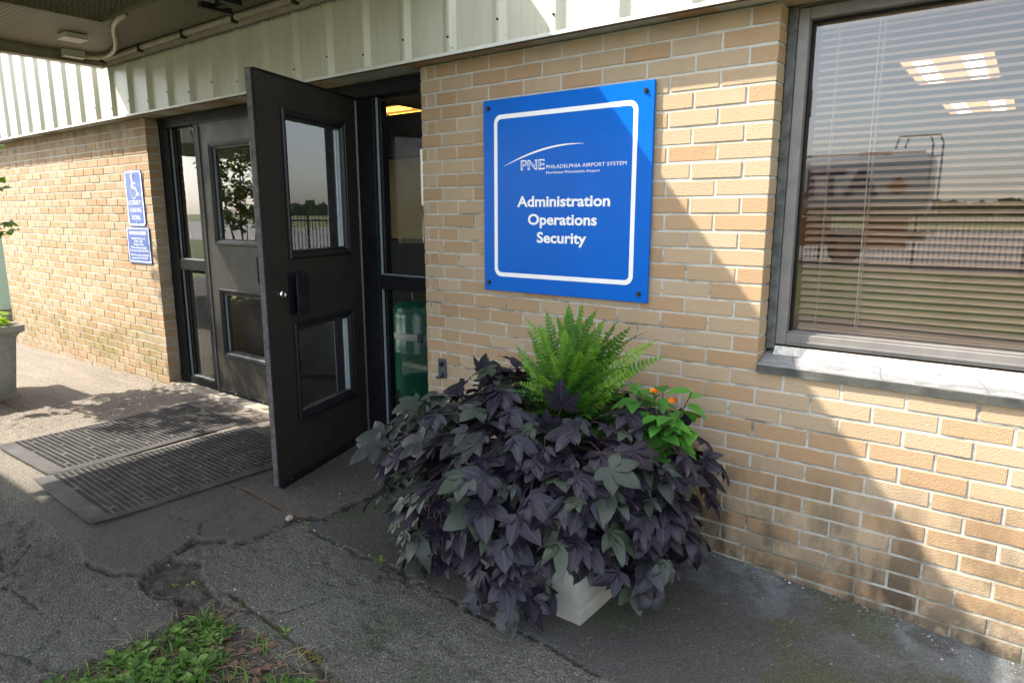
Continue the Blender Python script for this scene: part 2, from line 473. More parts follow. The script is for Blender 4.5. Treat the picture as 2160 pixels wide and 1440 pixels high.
M['lantana'] = mat_leaf("lantana_leaf", (0.035, 0.12, 0.018), (0.07, 0.23, 0.03), (0.13, 0.32, 0.05), 0.5, 0.28, 0.3)
M['petal'] = mat_leaf("lantana_petal", (0.75, 0.10, 0.008), (0.85, 0.22, 0.01), (0.9, 0.42, 0.02), 0.6, 0.2, 0.2)
M['lime'] = mat_leaf("lime_leaf", (0.20, 0.30, 0.02), (0.34, 0.45, 0.04), (0.48, 0.56, 0.10), 0.5, 0.3, 0.3)
M['tree'] = mat_leaf("tree_leaf", (0.035, 0.085, 0.012), (0.075, 0.15, 0.018), (0.15, 0.24, 0.03), 0.45, 0.4, 0.35)
M['bark'] = simple("bark", (0.19, 0.15, 0.11), 0.85, 0, 0.3, 20, 60, 0.5, 0.004)
M['grassblade'] = mat_leaf("grass_blade", (0.045, 0.11, 0.015), (0.085, 0.19, 0.025), (0.15, 0.28, 0.05), 0.55, 0.3, 0.25)
M['weed'] = mat_leaf("weed_leaf", (0.05, 0.095, 0.025), (0.10, 0.18, 0.038), (0.20, 0.29, 0.07), 0.55, 0.25, 0.25)
M['straw'] = simple("dead_grass", (0.26, 0.19, 0.10), 0.9, 0, 0.4, 30)
M['deadleaf'] = simple("dead_leaf", (0.14, 0.07, 0.045), 0.85, 0, 0.4, 30)
M['moss'] = simple("moss", (0.10, 0.085, 0.015), 0.95, 0, 0.4, 60, 200, 0.8, 0.004)
M['grit'] = simple("dark_grit", (0.13, 0.125, 0.115), 0.9, 0, 0.5, 40)
M['gritpale'] = simple("pale_grit", (0.42, 0.39, 0.34), 0.9, 0, 0.3, 40)
M['stone'] = simple("pinkish_stone", (0.36, 0.29, 0.27), 0.85, 0, 0.3, 30, 90, 0.4, 0.004)
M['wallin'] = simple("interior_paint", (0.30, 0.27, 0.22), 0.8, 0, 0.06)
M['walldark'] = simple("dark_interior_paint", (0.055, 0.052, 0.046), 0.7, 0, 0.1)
M['ceil'] = simple("ceiling_tile", (0.42, 0.40, 0.35), 0.9, 0, 0.06, 30)
M['floorin'] = simple("interior_floor", (0.10, 0.09, 0.075), 0.35, 0, 0.2, 4)
M['tan'] = simple("tan_board", (0.42, 0.26, 0.12), 0.6, 0, 0.1, 5)
M['greenpaint'] = simple("green_drum_paint", (0.005, 0.13, 0.075), 0.22, 0, 0.1, 6)
M['bandgrey'] = simple("pale_band", (0.60, 0.62, 0.58), 0.5, 0, 0.1, 20)
M['slat'] = simple("blind_slat", (0.66, 0.49, 0.36), 0.5, 0, 0.04, 3)
M['cord'] = simple("blind_cord", (0.72, 0.66, 0.55), 0.7, 0, 0.05)
M['lamp'] = mat_emit("office_lamp_glow", (1.0, 0.60, 0.28), 2.0)
M['lamp2'] = mat_emit("vestibule_lamp_glow", (1.0, 0.44, 0.05), 1.6)
M['lampdim'] = mat_emit("lamp_lens_glow", (1.0, 0.48, 0.22), 0.30)
M['lampdim2'] = mat_emit("vestibule_lens_glow", (1.0, 0.40, 0.10), 0.22)
M['palegreen'] = simple("pale_green_paint", (0.46, 0.60, 0.49), 0.45, 0, 0.08, 3)
M['lawn'] = simple("lawn_grass", (0.10, 0.13, 0.035), 0.95, 0, 0.35, 1.2, 40, 0.8, 0.03)
M['field'] = simple("airfield_grass", (0.17, 0.20, 0.06), 0.95, 0, 0.25, 0.05)
M['apron'] = simple("apron_asphalt", (0.28, 0.27, 0.26), 0.9, 0, 0.15, 0.4)
M['ironblack'] = simple("black_iron", (0.012, 0.012, 0.012), 0.4, 0.2, 0.2, 20)
M['forest'] = mat_leaf("far_tree_leaf", (0.05, 0.08, 0.03), (0.08, 0.12, 0.045), (0.11, 0.15, 0.06), 0.8, 0.0, 0.1)
M['tankwhite'] = simple("tank_white_paint", (0.62, 0.62, 0.63), 0.35, 0, 0.06, 2)
M['truckorange'] = simple("orange_paint", (0.42, 0.13, 0.03), 0.45, 0, 0.15, 3)
M['navy'] = simple("navy_letters", (0.02, 0.03, 0.10), 0.4, 0, 0.05)
M['redpaint'] = simple("red_paint", (0.40, 0.03, 0.02), 0.4, 0, 0.08)
M['tyre'] = simple("tyre_rubber", (0.02, 0.02, 0.02), 0.8, 0, 0.2, 20)
M['conduit'] = simple("grey_conduit", (0.42, 0.37, 0.28), 0.5, 0.2, 0.15, 20)
M['boxgrey'] = simple("junction_box_paint", (0.48, 0.44, 0.35), 0.5, 0, 0.1, 20)

# --- numpy noise for the ground
def vnoise(x, y, scale, seed=0):
    r = np.random.default_rng(seed).random((256, 256))
    X, Y = x * scale, y * scale
    xi, yi = np.floor(X).astype(int), np.floor(Y).astype(int)
    fx, fy = X - xi, Y - yi
    fx, fy = fx * fx * (3 - 2 * fx), fy * fy * (3 - 2 * fy)
    g = lambda a, b: r[a % 256, b % 256]
    return (g(xi, yi) * (1 - fx) + g(xi + 1, yi) * fx) * (1 - fy) + (g(xi, yi + 1) * (1 - fx) + g(xi + 1, yi + 1) * fx) * fy
def fbm(x, y, scale, oct=4, seed=0):
    s, a, tot = 0, 1.0, 0
    for k in range(oct):
        s = s + a * vnoise(x, y, scale * 2 ** k, seed + k); tot += a; a *= 0.55
    return s / tot
def pdist(x, y, pl):
    d = np.full(x.shape, 1e9)
    for (a, b) in zip(pl[:-1], pl[1:]):
        ax, ay = a; bx, by = b
        vx, vy = bx - ax, by - ay
        t = np.clip(((x - ax) * vx + (y - ay) * vy) / (vx * vx + vy * vy + 1e-12), 0, 1)
        d = np.minimum(d, np.hypot(x - ax - t * vx, y - ay - t * vy))
    return d
def sstep(a, b, v):
    t = np.clip((v - a) / (b - a), 0, 1); return t * t * (3 - 2 * t)
def gz(x, y):
    x = np.asarray(x, float); y = np.asarray(y, float)
    return np.interp(x, [-12, -6.6, -3.07, -1.5, 1.5, 2.4, 2.8, 5], [-.11, -.058, -.008, 0, 0, -.035, -.075, -.16]) + 0.006 * np.minimum(y, 0)

# ================================================================== THE BUILDING
H = 0.06773; MOD = 0.2086; W = 1.8115; LX = -3.052
bld = thing("office_building", "buff brick building with pale ribbed metal siding, dark double doors and a wide window", "building", (0, 0, 0))
jz = lambda j: (31 - j) * H
G = 0.0092

def brick(mb, xa, xb, za, zb, y0=0.0, y1=0.094, e0=False, e1=False, soot=0):
    a = xa if e0 else xa + G / 2
    b = xb if e1 else xb - G / 2
    if b - a < 0.012: return
    tone = random.choice([random.uniform(0.0, 0.38), random.uniform(0.42, 1.0), random.uniform(0.25, 0.8)])
    dy = random.uniform(-0.0015, 0.0015)
    n0 = mb.n
    jx = random.uniform(-.001, .001); jz_ = random.uniform(-.0012, .0012)
    mb.box(a + jx * (not e0), b + jx * (not e1), y0 + dy, y1, za + G / 2 + jz_, zb - G / 2 + jz_, 0, tone, 0.0022)
    mb.t2[-1] = np.full(len(mb.v[-1]), random.random())

mb = MB()
rows = list(range(-1, 35))
for j in rows:
    z1, z0 = jz(j), jz(j + 1)
    odd = (j % 2 != 0)            # A courses: half offset from the window corner
    # left wall
    xs = [LX]
    x = LX - (MOD / 2 if odd else MOD)
    while x > -6.75: xs.append(x); x -= MOD
    xs.append(-6.75)
    for b, a in zip(xs[:-1], xs[1:]): brick(mb, a, b, z0, z1, e0=(a == -6.75), e1=(b == LX))
    # right wall, door jamb to window jamb
    xs = []
    x = W - (MOD / 2 if odd else MOD)
    while x > 0.03: xs.append(x); x -= MOD
    if odd: xs.append(0.105)
    xs = sorted(set([0.0] + [q for q in xs]))
    if j <= 18:
        xs2 = xs + [W]
        for a, b in zip(xs2[:-1], xs2[1:]): brick(mb, a, b, z0, z1, e0=(a == 0), e1=(b == W))
    else:
        xs2 = xs[:]; x = xs[-1] + MOD
        while x < 4.6: xs2.append(x); x += MOD
        for a, b in zip(xs2[:-1], xs2[1:]): brick(mb, a, b, z0, z1, e0=(a == 0))
# corbelled course under the siding
z0, z1 = jz(-1) + 0.001, jz(-2)
x = -6.75
while x < 4.6:
    brick(mb, x, x + MOD, z0, z1, -0.078, 0.10); x += MOD
# mortar cores
mb.box(-6.745, LX - .004, .0030, .30, -.25, jz(-1), 1)
mb.box(.004, W - .004, .0030, .30, -.25, jz(-1), 1)
mb.box(W - .0041, 4.6, .0030, .30, -.25, jz(19) - .0005, 1)
mb.box(-6.745, 4.6, -.0735, .30, jz(-1) + .0055, 2.30, 1)
brick_wall = mb.build("brick_wall", [M['brick'], M['mortar']], bld)

# siding
mb = MB()
prof = []
x = 0.03 - 0.303 * 24
while x < 4.6:
    # x is the right edge of a rib
    prof += [(x - 0.085, -.088), (x - 0.040, -.112), (x - 0.024, -.112), (x, -.088)]
    x += 0.303
zb, zt = 2.176, 3.6
vs, fs = [], []
for i, (px, py) in enumerate(prof): vs += [(px, py, zb), (px, py, zt)]
for i in range(len(prof) - 1): fs.append((2 * i, 2 * i + 2, 2 * i + 3, 2 * i + 1))
mb.add(vs, fs, 0)
for k in range(12, len(prof) // 4):
    px = prof[4 * k + 2][0] - .009
    for zz in ([2.25, 2.62, 3.0] if k % 2 else [2.28, 2.62, 3.0]):
        mb.tube([(px, -.1115, zz), (px, -.117, zz)], 0.0055, 8, 1)
siding = mb.build("metal_siding", [M['siding'], M['boltdark']], bld)
mb = MB()
mb.box(-6.76, 4.62, -.1145, -.0845, 2.1675, 2.1745, 1, .5, .001)
mb.box(-6.76, 4.62, -.120, -.115, 2.1655, 2.181, 0, .5, .001)
mb.build("drip_edge", [M['flash'], M['eavedark']], bld)

# entrance frame -----------------------------------------------------------
FY0, FY1 = 0.10, 0.21
mb = MB()
HT, HB = 2.166, 2.085          # head
def post(x0, x1, z0=0.0, z1=HB): mb.box(x0, x1, FY0, FY1, z0, z1, 0, .5, .003)
mb.box(LX + .002, -.002, FY0 - .002, FY1, HB + .001, HT - .001, 0, .5, .003)
mb.box(LX + .002, -.002, FY0 - .012, FY0 - .0025, 2.146, 2.160, 0, .5, .002)
post(LX + .002, -2.905); post(-2.510, -2.435); post(-.638, -.490); post(-.062, -.002)
for (a, b) in ((-2.9045, -2.5105), (-.4895, -.0625)):
    mb.box(a, b, FY0 + .002, FY1, 0.012, 0.088, 0, .5, .003)
    mb.box(a, b, FY0 + .002, FY1, 0.978, 1.062, 0, .5, .003)
entr = mb.build("entrance_frame", M['frame'], bld)
mb = MB()
for (a, b) in ((-2.9045, -2.5105), (-.4895, -.0625)):
    for (c, d) in ((.0885, .9775), (1.0625, HB)):
        mb = MB()
        mb.box(a, a + .007, FY0 + .022, FY0 + .034, c, d)
        mb.box(a + .007, b, FY0 + .022, FY0 + .034, c, c + .006)
        mb.build("glazing_gasket", M['gasket'], entr)
for (a, b) in ((-2.9045, -2.5105), (-.4895, -.0625)):
    for (c, d) in ((.0885, .9775), (1.0625, HB)):
        g = MB().add([(a, .14, c), (b, .14, c), (b, .14, d), (a, .14, d)], [(0, 1, 2, 3)])
        g.build("glass_pane", M['glass'], entr)

# doors ---------------------------------------------------------------------
def gridplate(mb, us, vs_, skip, w0, w1, mapf, mi=0, tone=0.5):
    nu, nv = len(us) - 1, len(vs_) - 1
    full = [[not skip(i, j) for j in range(nv)] for i in range(nu)]
    idx, V, F = {}, [], []
    def p(i, j, k):
        key = (i, j, k)
        if key not in idx:
            idx[key] = len(V); V.append(mapf(us[i], vs_[j], (w0, w1)[k]))
        return idx[key]
    for i in range(nu):
        for j in range(nv):
            if not full[i][j]: continue
            F.append((p(i, j, 1), p(i + 1, j, 1), p(i + 1, j + 1, 1), p(i, j + 1, 1)))
            F.append((p(i, j, 0), p(i, j + 1, 0), p(i + 1, j + 1, 0), p(i + 1, j, 0)))
            for (di, dj, a, b) in ((-1, 0, (i, j), (i, j + 1)), (1, 0, (i + 1, j + 1), (i + 1, j)), (0, -1, (i + 1, j), (i, j)), (0, 1, (i, j + 1), (i + 1, j + 1))):
                ii, jj = i + di, j + dj
                if 0 <= ii < nu and 0 <= jj < nv and full[ii][jj]: continue
                F.append((p(*a, 0), p(*b, 0), p(*b, 1), p(*a, 1)))
    mb.add(V, F, mi, tone)

def ring(mb, u0, u1, z0, z1, steps, mapf, mi=0):
    # picture frame moulding: steps = list of (inset, height)
    V, F = [], []
    for (ins, h) in steps:
        for (u, z) in ((u0 + ins, z0 + ins), (u1 - ins, z0 + ins), (u1 - ins, z1 - ins), (u0 + ins, z1 - ins)):
            V.append(mapf(u, z, h))
    for s in range(len(steps) - 1):
        for k in range(4):
            k2 = (k + 1) % 4
            F.append((s * 4 + k, s * 4 + k2, s * 4 + 4 + k2, s * 4 + 4 + k))
    mb.add(V, F, mi)

def make_door(sgn, hood):
    """local frame: hinge at the origin, leaf along sgn*x, exterior face at y=0 looking -y"""
    mp = lambda u, z, w: (sgn * u, w, z)
    DW, Z0, Z1, TH = 0.893, 0.026, 2.082, 0.045
    mb = MB()
    us = [0.004, 0.172, 0.680, DW]; zs = [Z0, 0.375, 0.815, 1.237, 1.893, Z1]
    gridplate(mb, us, zs, lambda i, j: i == 1 and j in (1, 3), 0.0, TH, mp)
    d = mb.build("door", M['door'], bld)
    beads = [(0.137, 0.714, 1.193, 1.937), (0.137, 0.714, 0.328, 0.862)]
    for (a, b, c, e) in beads:
        mb = MB()
        st = [(0, 0.0), (0.0, -.012), (.005, -.019), (.012, -.019), (.014, -.015), (.026, -.013), (.036, -.004), (.040, .010), (.040, .02)]
        ring(mb, a, b, c, e, st, mp)
        st2 = [(0, TH), (0.0, TH + .012), (.012, TH + .018), (.036, TH + .004), (.040, TH - .02)]
        ring(mb, a, b, c, e, st2, mp)
        mb.build("glazing_bead", M['bead'], d)
        mb = MB()
        mb.add([mp(a + .039, c + .039, .021), mp(b - .039, c + .039, .021), mp(b - .039, e - .039, .021), mp(a + .039, e - .039, .021)], [(0, 1, 2, 3)])
        mb.build("glass_pane", M['glass'], d)
        mb = MB()
        for q in (a + .0405,):
            x0, x1 = sorted((sgn * q, sgn * (q + .006)))
            mb.box(x0, x1, .006, .019, c + .041, e - .041)
        mb.build("glazing_gasket", M['gasket'], d)
    # sweep along the bottom with screws
    mb = MB()
    x0, x1 = sorted((sgn * .006, sgn * (DW - .004)))
    mb.box(x0, x1, -.010, -.0005, .014, .052, 0, .5, .002)
    for k in range(5):
        u = sgn * (.06 + k * .19)
        mb.tube([(u, -.0095, .043), (u, -.0125, .043)], .0045, 8, 1)
    mb.build("door_sweep", [M['frame'], M['chrome']], d)
    # edge strips on the free edge and the top
    mb = MB()
    x0, x1 = sorted((sgn * (DW + .0005), sgn * (DW + .004)))
    mb.box(x0, x1, .012, TH - .004, Z0, Z1 + .012, 0)
    mb.box(x0, x1, -.001, .0115, Z0, Z1 + .004, 1)
    mb.build("edge_strip", [M['edge'], M['frame']], d)
    mb = MB()
    x0, x1 = sorted((sgn * .004, sgn * DW))
    mb.box(x0, x1, -.004, TH, Z1 + .0005, Z1 + .012, 0)
    mb.build("top_cap", M['frame'], d)
    # pull handle
    mb = MB()
    if hood:
        a, b, c, e = .612, .742, .912, 1.130
        xx = lambda p, q: sorted((sgn * p, sgn * q))
        x0, x1 = xx(a, b); mb.box(x0, x1, -.004, -.0005, c, e, 0, .5, .001)
        x0, x1 = xx(a, a + .008); mb.box(x0, x1, -.050, -.0045, c, e - .012, 0, .5, .002)
        x0, x1 = xx(a + .0085, b - .016); mb.box(x0, x1, -.052, -.044, c, e - .012, 0, .5, .002)
        x0, x1 = xx(a + .0085, b - .016); mb.box(x0, x1, -.0435, -.0045, c, c + .008, 0, .5, .001)
        mb.build("pull_handle", M['bead'], d)
        mb = MB()
        u = sgn * .785
        V = Matrix.Translation((u, 0, 1.022)) @ Matrix.Rotation(R(90), 4, 'X')
        mb.lathe([(.023, .0), (.023, .006), (.019, .012), (.016, .0125), (.015, .010), (.0, .010)], (0, 0, 0), 24)
        mb.xform(V)
        mb.build("lock_cylinder", M['chrome'], d, True)
    else:
        x0, x1 = sorted((sgn * .655, sgn * .745))
        ring(mb, .655, .745, .925, 1.125, [(0, -.0005), (0, -.006), (.006, -.006), (.008, -.001)], mp)
        mb.build("pull_handle", M['bead'], d)
        mb = MB(); mb.box(sgn * .663 if sgn > 0 else sgn * .737, sgn * .737 if sgn > 0 else sgn * .663, -.0012, -.0006, .933, 1.117)
        mb.build("pull_recess", M['black'], d)
    # exit bar on the inner face
    mb = MB()
    x0, x1 = sorted((sgn * .10, sgn * .80))
    mb.box(x0, x1, TH + .05, TH + .075, .985, 1.035, 0, .5, .006)
    for u in (.10, .77):
        x0, x1 = sorted((sgn * u, sgn * (u + .05)))
        mb.box(x0, x1, TH + .0005, TH + .0495, .97, 1.05, 0, .5, .004)
    mb.build("exit_bar", M['bead'], d)
    mb = MB(); mb.tube([(-sgn * .004, -.003, .03), (-sgn * .004, -.003, 2.075)], .0075, 10); mb.build("continuous_hinge", M['hinge'], d)
    return d
closed = make_door(1, False); closed.location = (-2.435 + .001, FY0, 0); closed['label'] = "closed left door leaf, lower half catching the sun"
opend = make_door(-1, True); opend.location = (-.640, FY0 - .004, 0); opend.rotation_euler = (0, 0, R(109.3)); opend['label'] = "open right door leaf with pull handle and lock cylinder"

# window --------------------------------------------------------------------
WX1 = 4.0
mb = MB()
wy0, wy1 = .10, .17
mb.box(1.846, 1.886, wy0, wy1, .912, 2.160, 0, .5, .003)
mb.box(1.8865, WX1, wy0, wy1, .912, .960, 0, .5, .003)
mb.box(1.8865, WX1, wy0 + .012, wy1, .9605, .966, 0, .5, .001)
mb.box(1.8865, WX1, wy0, wy1, 2.118, 2.160, 0, .5, .003)
mb.box(1.8865, WX1, wy0 - .006, wy0 - .0005, .926, .934, 0, .5, .001)
mb.box(WX1 + .0005, WX1 + .04, wy0, wy1, .912, 2.160, 0, .5, .003)
win = mb.build("window", M['winframe'], bld)
mb = MB(); mb.box(W + .001, 1.8455, .088, .2, .893, 2.166, 0, .5, .004)
mb.box(1.846, WX1, .096, .0995, 2.161, 2.1665)
mb.build("caulk", M['caulk'], win)
mb = MB(); mb.box(1.8865, 1.8925, .135, .150, .9665, 2.1175); mb.box(1.893, WX1, .135, .150, 2.110, 2.1175)
mb.build("window_gasket", M['frame'], win)
mb = MB(); mb.add([(1.8865, .152, .96), (WX1, .152, .96), (WX1, .152, 2.118), (1.8865, .152, 2.118)], [(0, 1, 2, 3)])
mb.build("window_pane", M['wglass'], win)
# sill wedge, long axis x, slightly wavy
mb = MB()
xs = np.linspace(W + .003, 4.25, 60)
V, F = [], []
for i, x in enumerate(xs):
    wv = 0.0025 * (vnoise(np.array([x]), np.array([0.0]), 7, 3)[0] - .5)
    prf = [(-.012 + wv, .812), (-.014 + wv * 2, .842 + wv), (-.004, .846), (.05, .862), (.168, .893), (.168, .812)]
    V += [(x, y, z) for (y, z) in prf]
for i in range(len(xs) - 1):
    for k in range(6):
        k2 = (k + 1) % 6
        F.append((i * 6 + k, i * 6 + k2, i * 6 + 6 + k2, i * 6 + 6 + k))
F.append(tuple(range(6))); F.append(tuple((len(xs) - 1) * 6 + k for k in range(6))[::-1])
mb.add(V, F)
mb.build("window_sill", M['slate'], win)
mb = MB()
V, F = [], []
xs = np.linspace(1.847, 4.0, 90)
for x in xs:
    n = vnoise(np.array([x]), np.array([3.0]), 25, 5)[0]
    V += [(x, .078 + .014 * n, .8725), (x, .090 + .006 * n, .888 + .006 * n), (x, .0985, .906), (x, .0985, .8745)]
for i in range(len(xs) - 1):
    for k in range(4):
        k2 = (k + 1) % 4
        F.append((i * 4 + k, i * 4 + k2, i * 4 + 4 + k2, i * 4 + 4 + k))
mb.add(V, F); mb.build("mortar_bead", M['mortarbead'], win)

# interior shell --------------------------------------------------------------
mb = MB()
mb.box(-3.35, .35, .301, 3.6, -.02, .010, 2)                    # vestibule floor
mb.box(-3.35, .35, .301, 3.6, 2.5, 2.52, 1)                     # ceiling
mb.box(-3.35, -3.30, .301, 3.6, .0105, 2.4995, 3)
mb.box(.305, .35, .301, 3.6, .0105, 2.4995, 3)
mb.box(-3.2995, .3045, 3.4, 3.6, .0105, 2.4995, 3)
mb.box(.36, 5.2, .301, 8.0, -.02, .010, 2)
mb.box(.36, 5.2, .301, 8.0, 2.5, 2.52, 1)
mb.box(.36, .41, .301, 8.0, .0105, 2.4995, 0)
mb.box(5.15, 5.2, .301, 8.0, .0105, 2.4995, 0)
mb.box(.4105, 5.1495, 7.9, 8.0, .0105, 2.4995, 0)
mb.box(4.05, 4.6, .17, .30, .82, 2.30, 0)                       # wall right of the window
mb.box(-6.75, 5.2, .30, 8.1, 2.56, 3.6, 3)                      # mass above the ceilings
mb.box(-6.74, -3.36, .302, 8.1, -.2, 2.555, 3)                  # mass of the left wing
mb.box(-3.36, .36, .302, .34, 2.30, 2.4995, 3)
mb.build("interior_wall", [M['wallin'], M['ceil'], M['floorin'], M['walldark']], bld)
# inner door seen through the right sidelight
mb = MB()
iy = 1.75
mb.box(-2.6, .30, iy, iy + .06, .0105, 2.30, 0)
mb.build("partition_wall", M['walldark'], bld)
mb = MB()
mb.box(-2.15, -1.60, iy - .012, iy - .001, 1.20, 1.91, 0)
inn = mb.build("notice_board", M['tan'], bld)
mb = MB(); ring(mb, -2.17, -1.58, 1.18, 1.93, [(0, iy - .001), (0, iy - .03), (.02, iy - .03), (.02, iy - .01)], lambda u, z, w: (u, w, z))
mb.build("board_frame", M['frame'], inn)

# canopy --------------------------------------------------------------------
CX0, CX1, CY = -3.40, 0.335, -6.0
ZB = 2.56
mb = MB()
mb.box(CX0, CX1, CY, -.12, 2.775, 2.88, 0)               # roof slab
mb.box(-12, CX0, CY, -2.93, 2.775, 2.88, 0)              # wing over the walk to the left
can = mb.build("canopy", M['canmetal'], bld)
mb = MB()
# perimeter soffit band, 4 strips butted
mb.box(CX0 + .075, -2.30, -2.8, -.135, 2.63, 2.645, 0)
mb.box(-2.2995, CX1 - .06, -.56, -.135, 2.63, 2.645, 0)
mb.box(-12, CX1 - .06, CY + .06, -2.985, 2.63, 2.645, 0)
mb.box(-2.2995, -2.28, -2.8, -.5605, 2.63, 2.77, 0)
mb.box(-2.2795, CX1 - .06, -.5605, -.545, 2.6455, 2.77, 0)
mb.build("canopy_soffit", M['soffit'], can)
# stepped deck
mb = MB()
x = -2.2795; V, F = [], []
while x < CX1 - .07:
    V0 = len(V)
    for (dx, z) in ((0, 2.648), (.125, 2.745), (.155, 2.652)):
        V += [(x + dx, -2.95, z), (x + dx, -.5615, z)]
    F += [(V0, V0 + 1, V0 + 3, V0 + 2), (V0 + 2, V0 + 3, V0 + 5, V0 + 4)]
    x += .155
mb.add(V, F); mb.build("canopy_deck", M['soffit'], can)
mb = MB()
mb.box(CX0, CX0 + .012, -2.80, -.12, ZB - .005, 2.774, 0)        # left fascia
mb.box(CX0 + .0125, CX0 + .075, -2.80, -.12, ZB - .005, ZB + .003, 0)
mb.box(CX0 + .0125, CX0 + .018, -2.80, -.12, ZB + .0035, 2.62, 0)
mb.box(CX1 - .06, CX1, CY, -.12, ZB, 2.774, 0)
mb.box(-12, CX0 + .0, -2.942, -2.93, ZB, 2.774, 0)
mb.box(-12, CX1 - .061, CY, CY + .05, ZB, 2.774, 0)
mb.build("edge_beam", M['canmetal'], can)
mb = MB()
mb.tube([(CX0 + .05, -.150, 2.608), (CX1 - .07, -.150, 2.608)], .021, 12)
mb.box(CX0 + .05, CX1 - .07, -.140, -.118, 2.556, 2.592, 0)
x = CX0 + .10
while x < CX1 - .1:
    mb.box(x, x + .025, -.178, -.115, 2.575, 2.636, 1, .5, .003); x += .62
mb.build("wall_ledger", [M['canmetal'], M['ironblack']], can)
mb = MB(); zz = []
x = CX0 + .02; k = 0
while x < CX1 - .1:
    zz.append((x, -.148 + .004 * math.sin(k * 1.7), 2.553 if k % 2 else 2.538 + .003 * math.sin(k * .9))); x += .011; k += 1
mb.tube(zz, .0014, 4, 0, .5, False)
zz = []; y = -.13; k = 0
while y > -2.7:
    zz.append((CX0 + .016 + .004 * math.sin(k * 1.3), y, 2.554 if k % 2 else 2.541 + .004 * math.sin(k * .7))); y -= .011; k += 1
mb.tube(zz, .0014, 4, 0, .5, False)
mb.build("bird_mesh", M['ironblack'], can)
for px, pw in ((-7.35, 1.15), (-1.5, .1)):  # the wide one is unseen, added to block sky reflected in the sidelight
    mb = MB(); mb.box(px, px + pw, CY + .06, CY + (.46 if pw > 1 else .16), -.2, 2.629, 0, .5, .004)
    mb.build("unseen_post", M['canmetal'], can)

# ================================================================== WALL THINGS
def text(body, width, height, cx, z, y, mat, parent, name="lettering", bold=0.0, align='CENTER', fit=True):
    cu = bpy.data.curves.new("t", 'FONT'); cu.body = body; cu.size = 1.0; cu.align_x = align
    cu.offset = bold; cu.extrude = 0.0; cu.resolution_u = 4
    o = bpy.data.objects.new("t", cu); COL.objects.link(o)
    dg = bpy.context.evaluated_depsgraph_get()
    me = bpy.data.meshes.new_from_object(o.evaluated_get(dg))
    bpy.data.objects.remove(o); bpy.data.curves.remove(cu)
    n = len(me.vertices); co = np.empty(n * 3); me.vertices.foreach_get("co", co); co = co.reshape(-1, 3)
    x0, x1 = co[:, 0].min(), co[:, 0].max()
    caph = 0.729
    sx = width / (x1 - x0); sz = height / caph
    fs = [list(p.vertices) for p in me.polygons]
    bpy.data.meshes.remove(me)
    v = np.c_[(co[:, 0] - (x0 if align == 'LEFT' else (x0 + x1) / 2)) * sx + cx, np.full(n, y), co[:, 1] * sz + z]
    mb = MB().add(v, fs)
    return mb.build(name, mat, parent)

def rrect(u0, u1, z0, z1, r, n=6):
    pts = []
    for (cx, cz, a0) in ((u1 - r, z1 - r, 0), (u0 + r, z1 - r, 90), (u0 + r, z0 + r, 180), (u1 - r, z0 + r, 270)):
        for k in range(n + 1):
            a = R(a0 + 90 * k / n); pts.append((cx + r * math.cos(a), cz + r * math.sin(a)))
    return pts
def plate(mb, pts, y0, y1, mi=0):
    n = len(pts)
    V = [(x, y0, z) for x, z in pts] + [(x, y1, z) for x, z in pts]
    F = [tuple(range(n)), tuple(range(n, 2 * n))[::-1]] + [(k, n + k, n + (k + 1) % n, (k + 1) % n) for k in range(n)]
    mb.add(V, F, mi)
def band(mb, outer, inner, y, mi=0):
    n = len(outer)
    V = [(x, y, z) for x, z in outer] + [(x, y, z) for x, z in inner]
    mb.add(V, [(k, (k + 1) % n, n + (k + 1) % n, n + k) for k in range(n)], mi)

sy = -.020
sgn_ = thing("wall_sign", "large square blue airport administration sign bolted to the brick wall", "sign", (0.89, -.002, 1.047))
def local(o): o.location = (-0.89, .002, -1.047); return o
mb = MB(); mb.box(.439, 1.339, sy, -.006, 1.047, 1.956, 0, .5, .0015)
local(mb.build("sign_panel", M['signblue'], sgn_))
mb = MB(); band(mb, rrect(.506, 1.269, 1.119, 1.885, .040), rrect(.5265, 1.2485, 1.1395, 1.8645, .022), sy - .0009)
local(mb.build("border", M['white'], sgn_))
mb = MB(); V, F = [], []
pts = [(.566, 1.647), (.64, 1.676), (.72, 1.700), (.80, 1.7185), (.87, 1.728), (.94, 1.7305), (1.010, 1.7265)]
n = 40; px = np.linspace(.566, 1.010, n); co = np.polyfit([p[0] for p in pts], [p[1] for p in pts], 3)
for i, xx in enumerate(px):
    th = .0085 * math.sin(math.pi * min(1, (i / (n - 1)) * .96 + .02)) ** .8
    zz = np.polyval(co, xx); V += [(xx, sy - .0009, zz), (xx, sy - .0009, zz - th)]
for i in range(n - 1): F.append((2 * i + 1, 2 * i + 3, 2 * i + 2, 2 * i))
mb.add(V, F); local(mb.build("logo_arc", M['white'], sgn_))
ly = sy - .0009
for (s, w, h, x, z, b, al) in (("Administration", .503, .0495, .897, 1.457, .027, 'CENTER'), ("Operations", .375, .0495, .897, 1.374, .027, 'CENTER'), ("Security", .271, .0495, .897, 1.291, .027, 'CENTER'),
        ("PHILADELPHIA AIRPORT SYSTEM", .411, .0165, .812, 1.6265, 0, 'LEFT'), ("Northeast Philadelphia Airport", .282, .0115, .812, 1.6035, .004, 'LEFT')):
    local(text(s, w, h, x, z, ly, M['white'], sgn_, "lettering", b, al))
local(text("PNE", .136, .0445, .735, 1.626, ly, M['white'], sgn_, "logo_letters", .03))
local(text("PNE", .127, .0365, .735, 1.630, ly - .0006, M['signblue'], sgn_, "logo_letter_fill", -.012))
